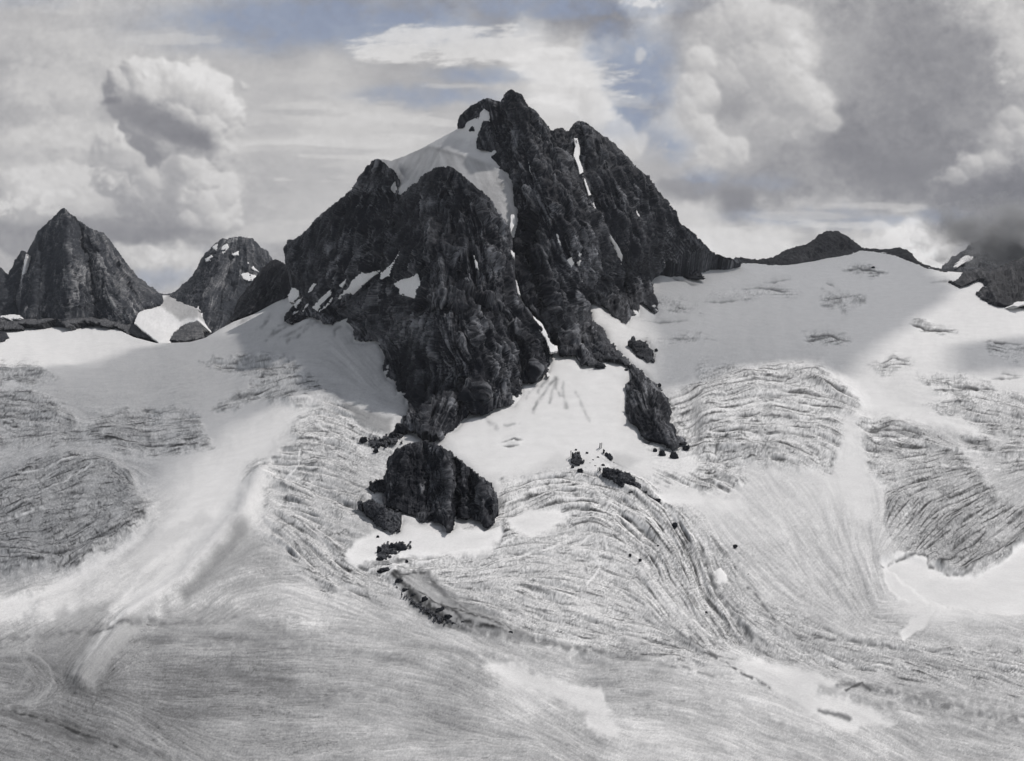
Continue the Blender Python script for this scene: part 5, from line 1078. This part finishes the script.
for x, y, rx, ry, a, r in [(330,22,170,26,.95,.05),(240,40,70,18,.5,0),(560,6,120,12,.8,0),(640,75,36,50,1.0,.1),(625,118,36,26,.9,0),(430,96,70,10,.6,.1),(480,75,50,8,.6,.1),(604,40,20,30,.7,0),
                           (668,145,22,18,.7,0),(235,254,24,10,.5,0),(800,216,70,8,.45,0),(870,224,50,7,.5,0),(160,280,36,10,.4,0),(700,178,26,10,.5,0),(760,180,30,8,.3,0),(20,4,60,8,.2,0),(940,218,30,8,.4,0),(650,130,26,20,.5,0)]:
    dx, dy = U0 + 16 * n42 - x, V0 + 12 * m42 - y
    blue = np.maximum(blue, a * np.exp(-np.hypot(dx / rx, dy / ry) ** 3))
bl = np.clip(blue * (1.15 + .9 * n16 + .3 * streak), 0, 1) * (1 - .85 * cumA) * (1 - .92 * covr)
rgb = np.stack([L_ + .6, L_ - .6, L_ - .8], -1)
rgb = rgb * (1 - bl[..., None]) + (np.array([149., 156., 170.]) + .25 * (L_ - 165)[..., None]) * bl[..., None]
cold = np.clip((192 - L_) / 60, 0, 1)[..., None]
rgb = rgb + cold * np.array([-2.0, -0.5, 4.5])
m_ = np.clip((rgb - 172) * 1.22 + 174 + 5 * ND[..., None], 60, 232)
rgb = s2l(m_)
D = np.stack([(U0 - CU) / F, np.ones_like(U0), (HV - V0) / F], -1); D /= np.linalg.norm(D, axis=-1, keepdims=True)
Pd = D * 42000.0
M_SKY, nt, out = new_mat('cloudy_sky')
at = N(nt, 'ShaderNodeAttribute', attribute_name='sky'); em = N(nt, 'ShaderNodeEmission', Strength=0.96)
nt.links.new(at.outputs['Color'], em.inputs[0]); nt.links.new(em.outputs[0], out.inputs[0])
ix = np.arange(U0.size).reshape(U0.shape)
fs = np.stack([ix[1:, :-1].ravel(), ix[1:, 1:].ravel(), ix[:-1, 1:].ravel(), ix[:-1, :-1].ravel()], 1)
sky = link_mesh('sky', Pd.reshape(-1, 3), fs, M_SKY, None, True, {'sky': rgb.reshape(-1, 3)})
tag(sky, 'broken cumulus and veil cloud with blue gaps', kind='structure')

# ------------------------------------------------------------------ light, world, camera
wd = bpy.data.worlds.new('World'); sc.world = wd; wd.use_nodes = True; nt = wd.node_tree; nt.nodes.clear()
skt = nt.nodes.new('ShaderNodeTexSky'); skt.sky_type = 'NISHITA'; skt.sun_disc = False
elev = math.asin(SUN[2]); skt.sun_elevation = elev; skt.sun_rotation = math.atan2(SUN[0], SUN[1]); skt.altitude = 2200
bg = nt.nodes.new('ShaderNodeBackground'); bg.inputs[1].default_value = 0.09; hs = nt.nodes.new('ShaderNodeHueSaturation'); hs.inputs['Saturation'].default_value = 0.27; wo = nt.nodes.new('ShaderNodeOutputWorld')
nt.links.new(skt.outputs[0], hs.inputs['Color']); nt.links.new(hs.outputs[0], bg.inputs[0]); nt.links.new(bg.outputs[0], wo.inputs[0])
sl = bpy.data.lights.new('sun', 'SUN'); sl.energy = 2.45; sl.angle = math.radians(2.0); sl.color = (1.0, 0.955, 0.915)
so = bpy.data.objects.new('sun', sl); COL.objects.link(so)
from mathutils import Vector
so.rotation_euler = Vector(tuple(-SUN)).to_track_quat('-Z', 'Y').to_euler()

cd = bpy.data.cameras.new('camera'); cam = bpy.data.objects.new('camera', cd); COL.objects.link(cam); sc.camera = cam
cd.sensor_fit = 'HORIZONTAL'; cd.sensor_width = 36.0; cd.lens = 36.0 * F / 1024.0; cd.shift_y = (HV - 380.5) / 1024.0
cd.clip_start = 1.0; cd.clip_end = 120000.0; cam.location = (0, 0, 0); cam.rotation_euler = (math.pi / 2, 0, 0)
sc.view_settings.view_transform = 'Standard'; sc.view_settings.look = 'None'; sc.view_settings.exposure = 0.09; sc.view_settings.gamma = 1.0
sc.cycles.max_bounces = 4; sc.cycles.diffuse_bounces = 3; sc.cycles.use_denoising = True
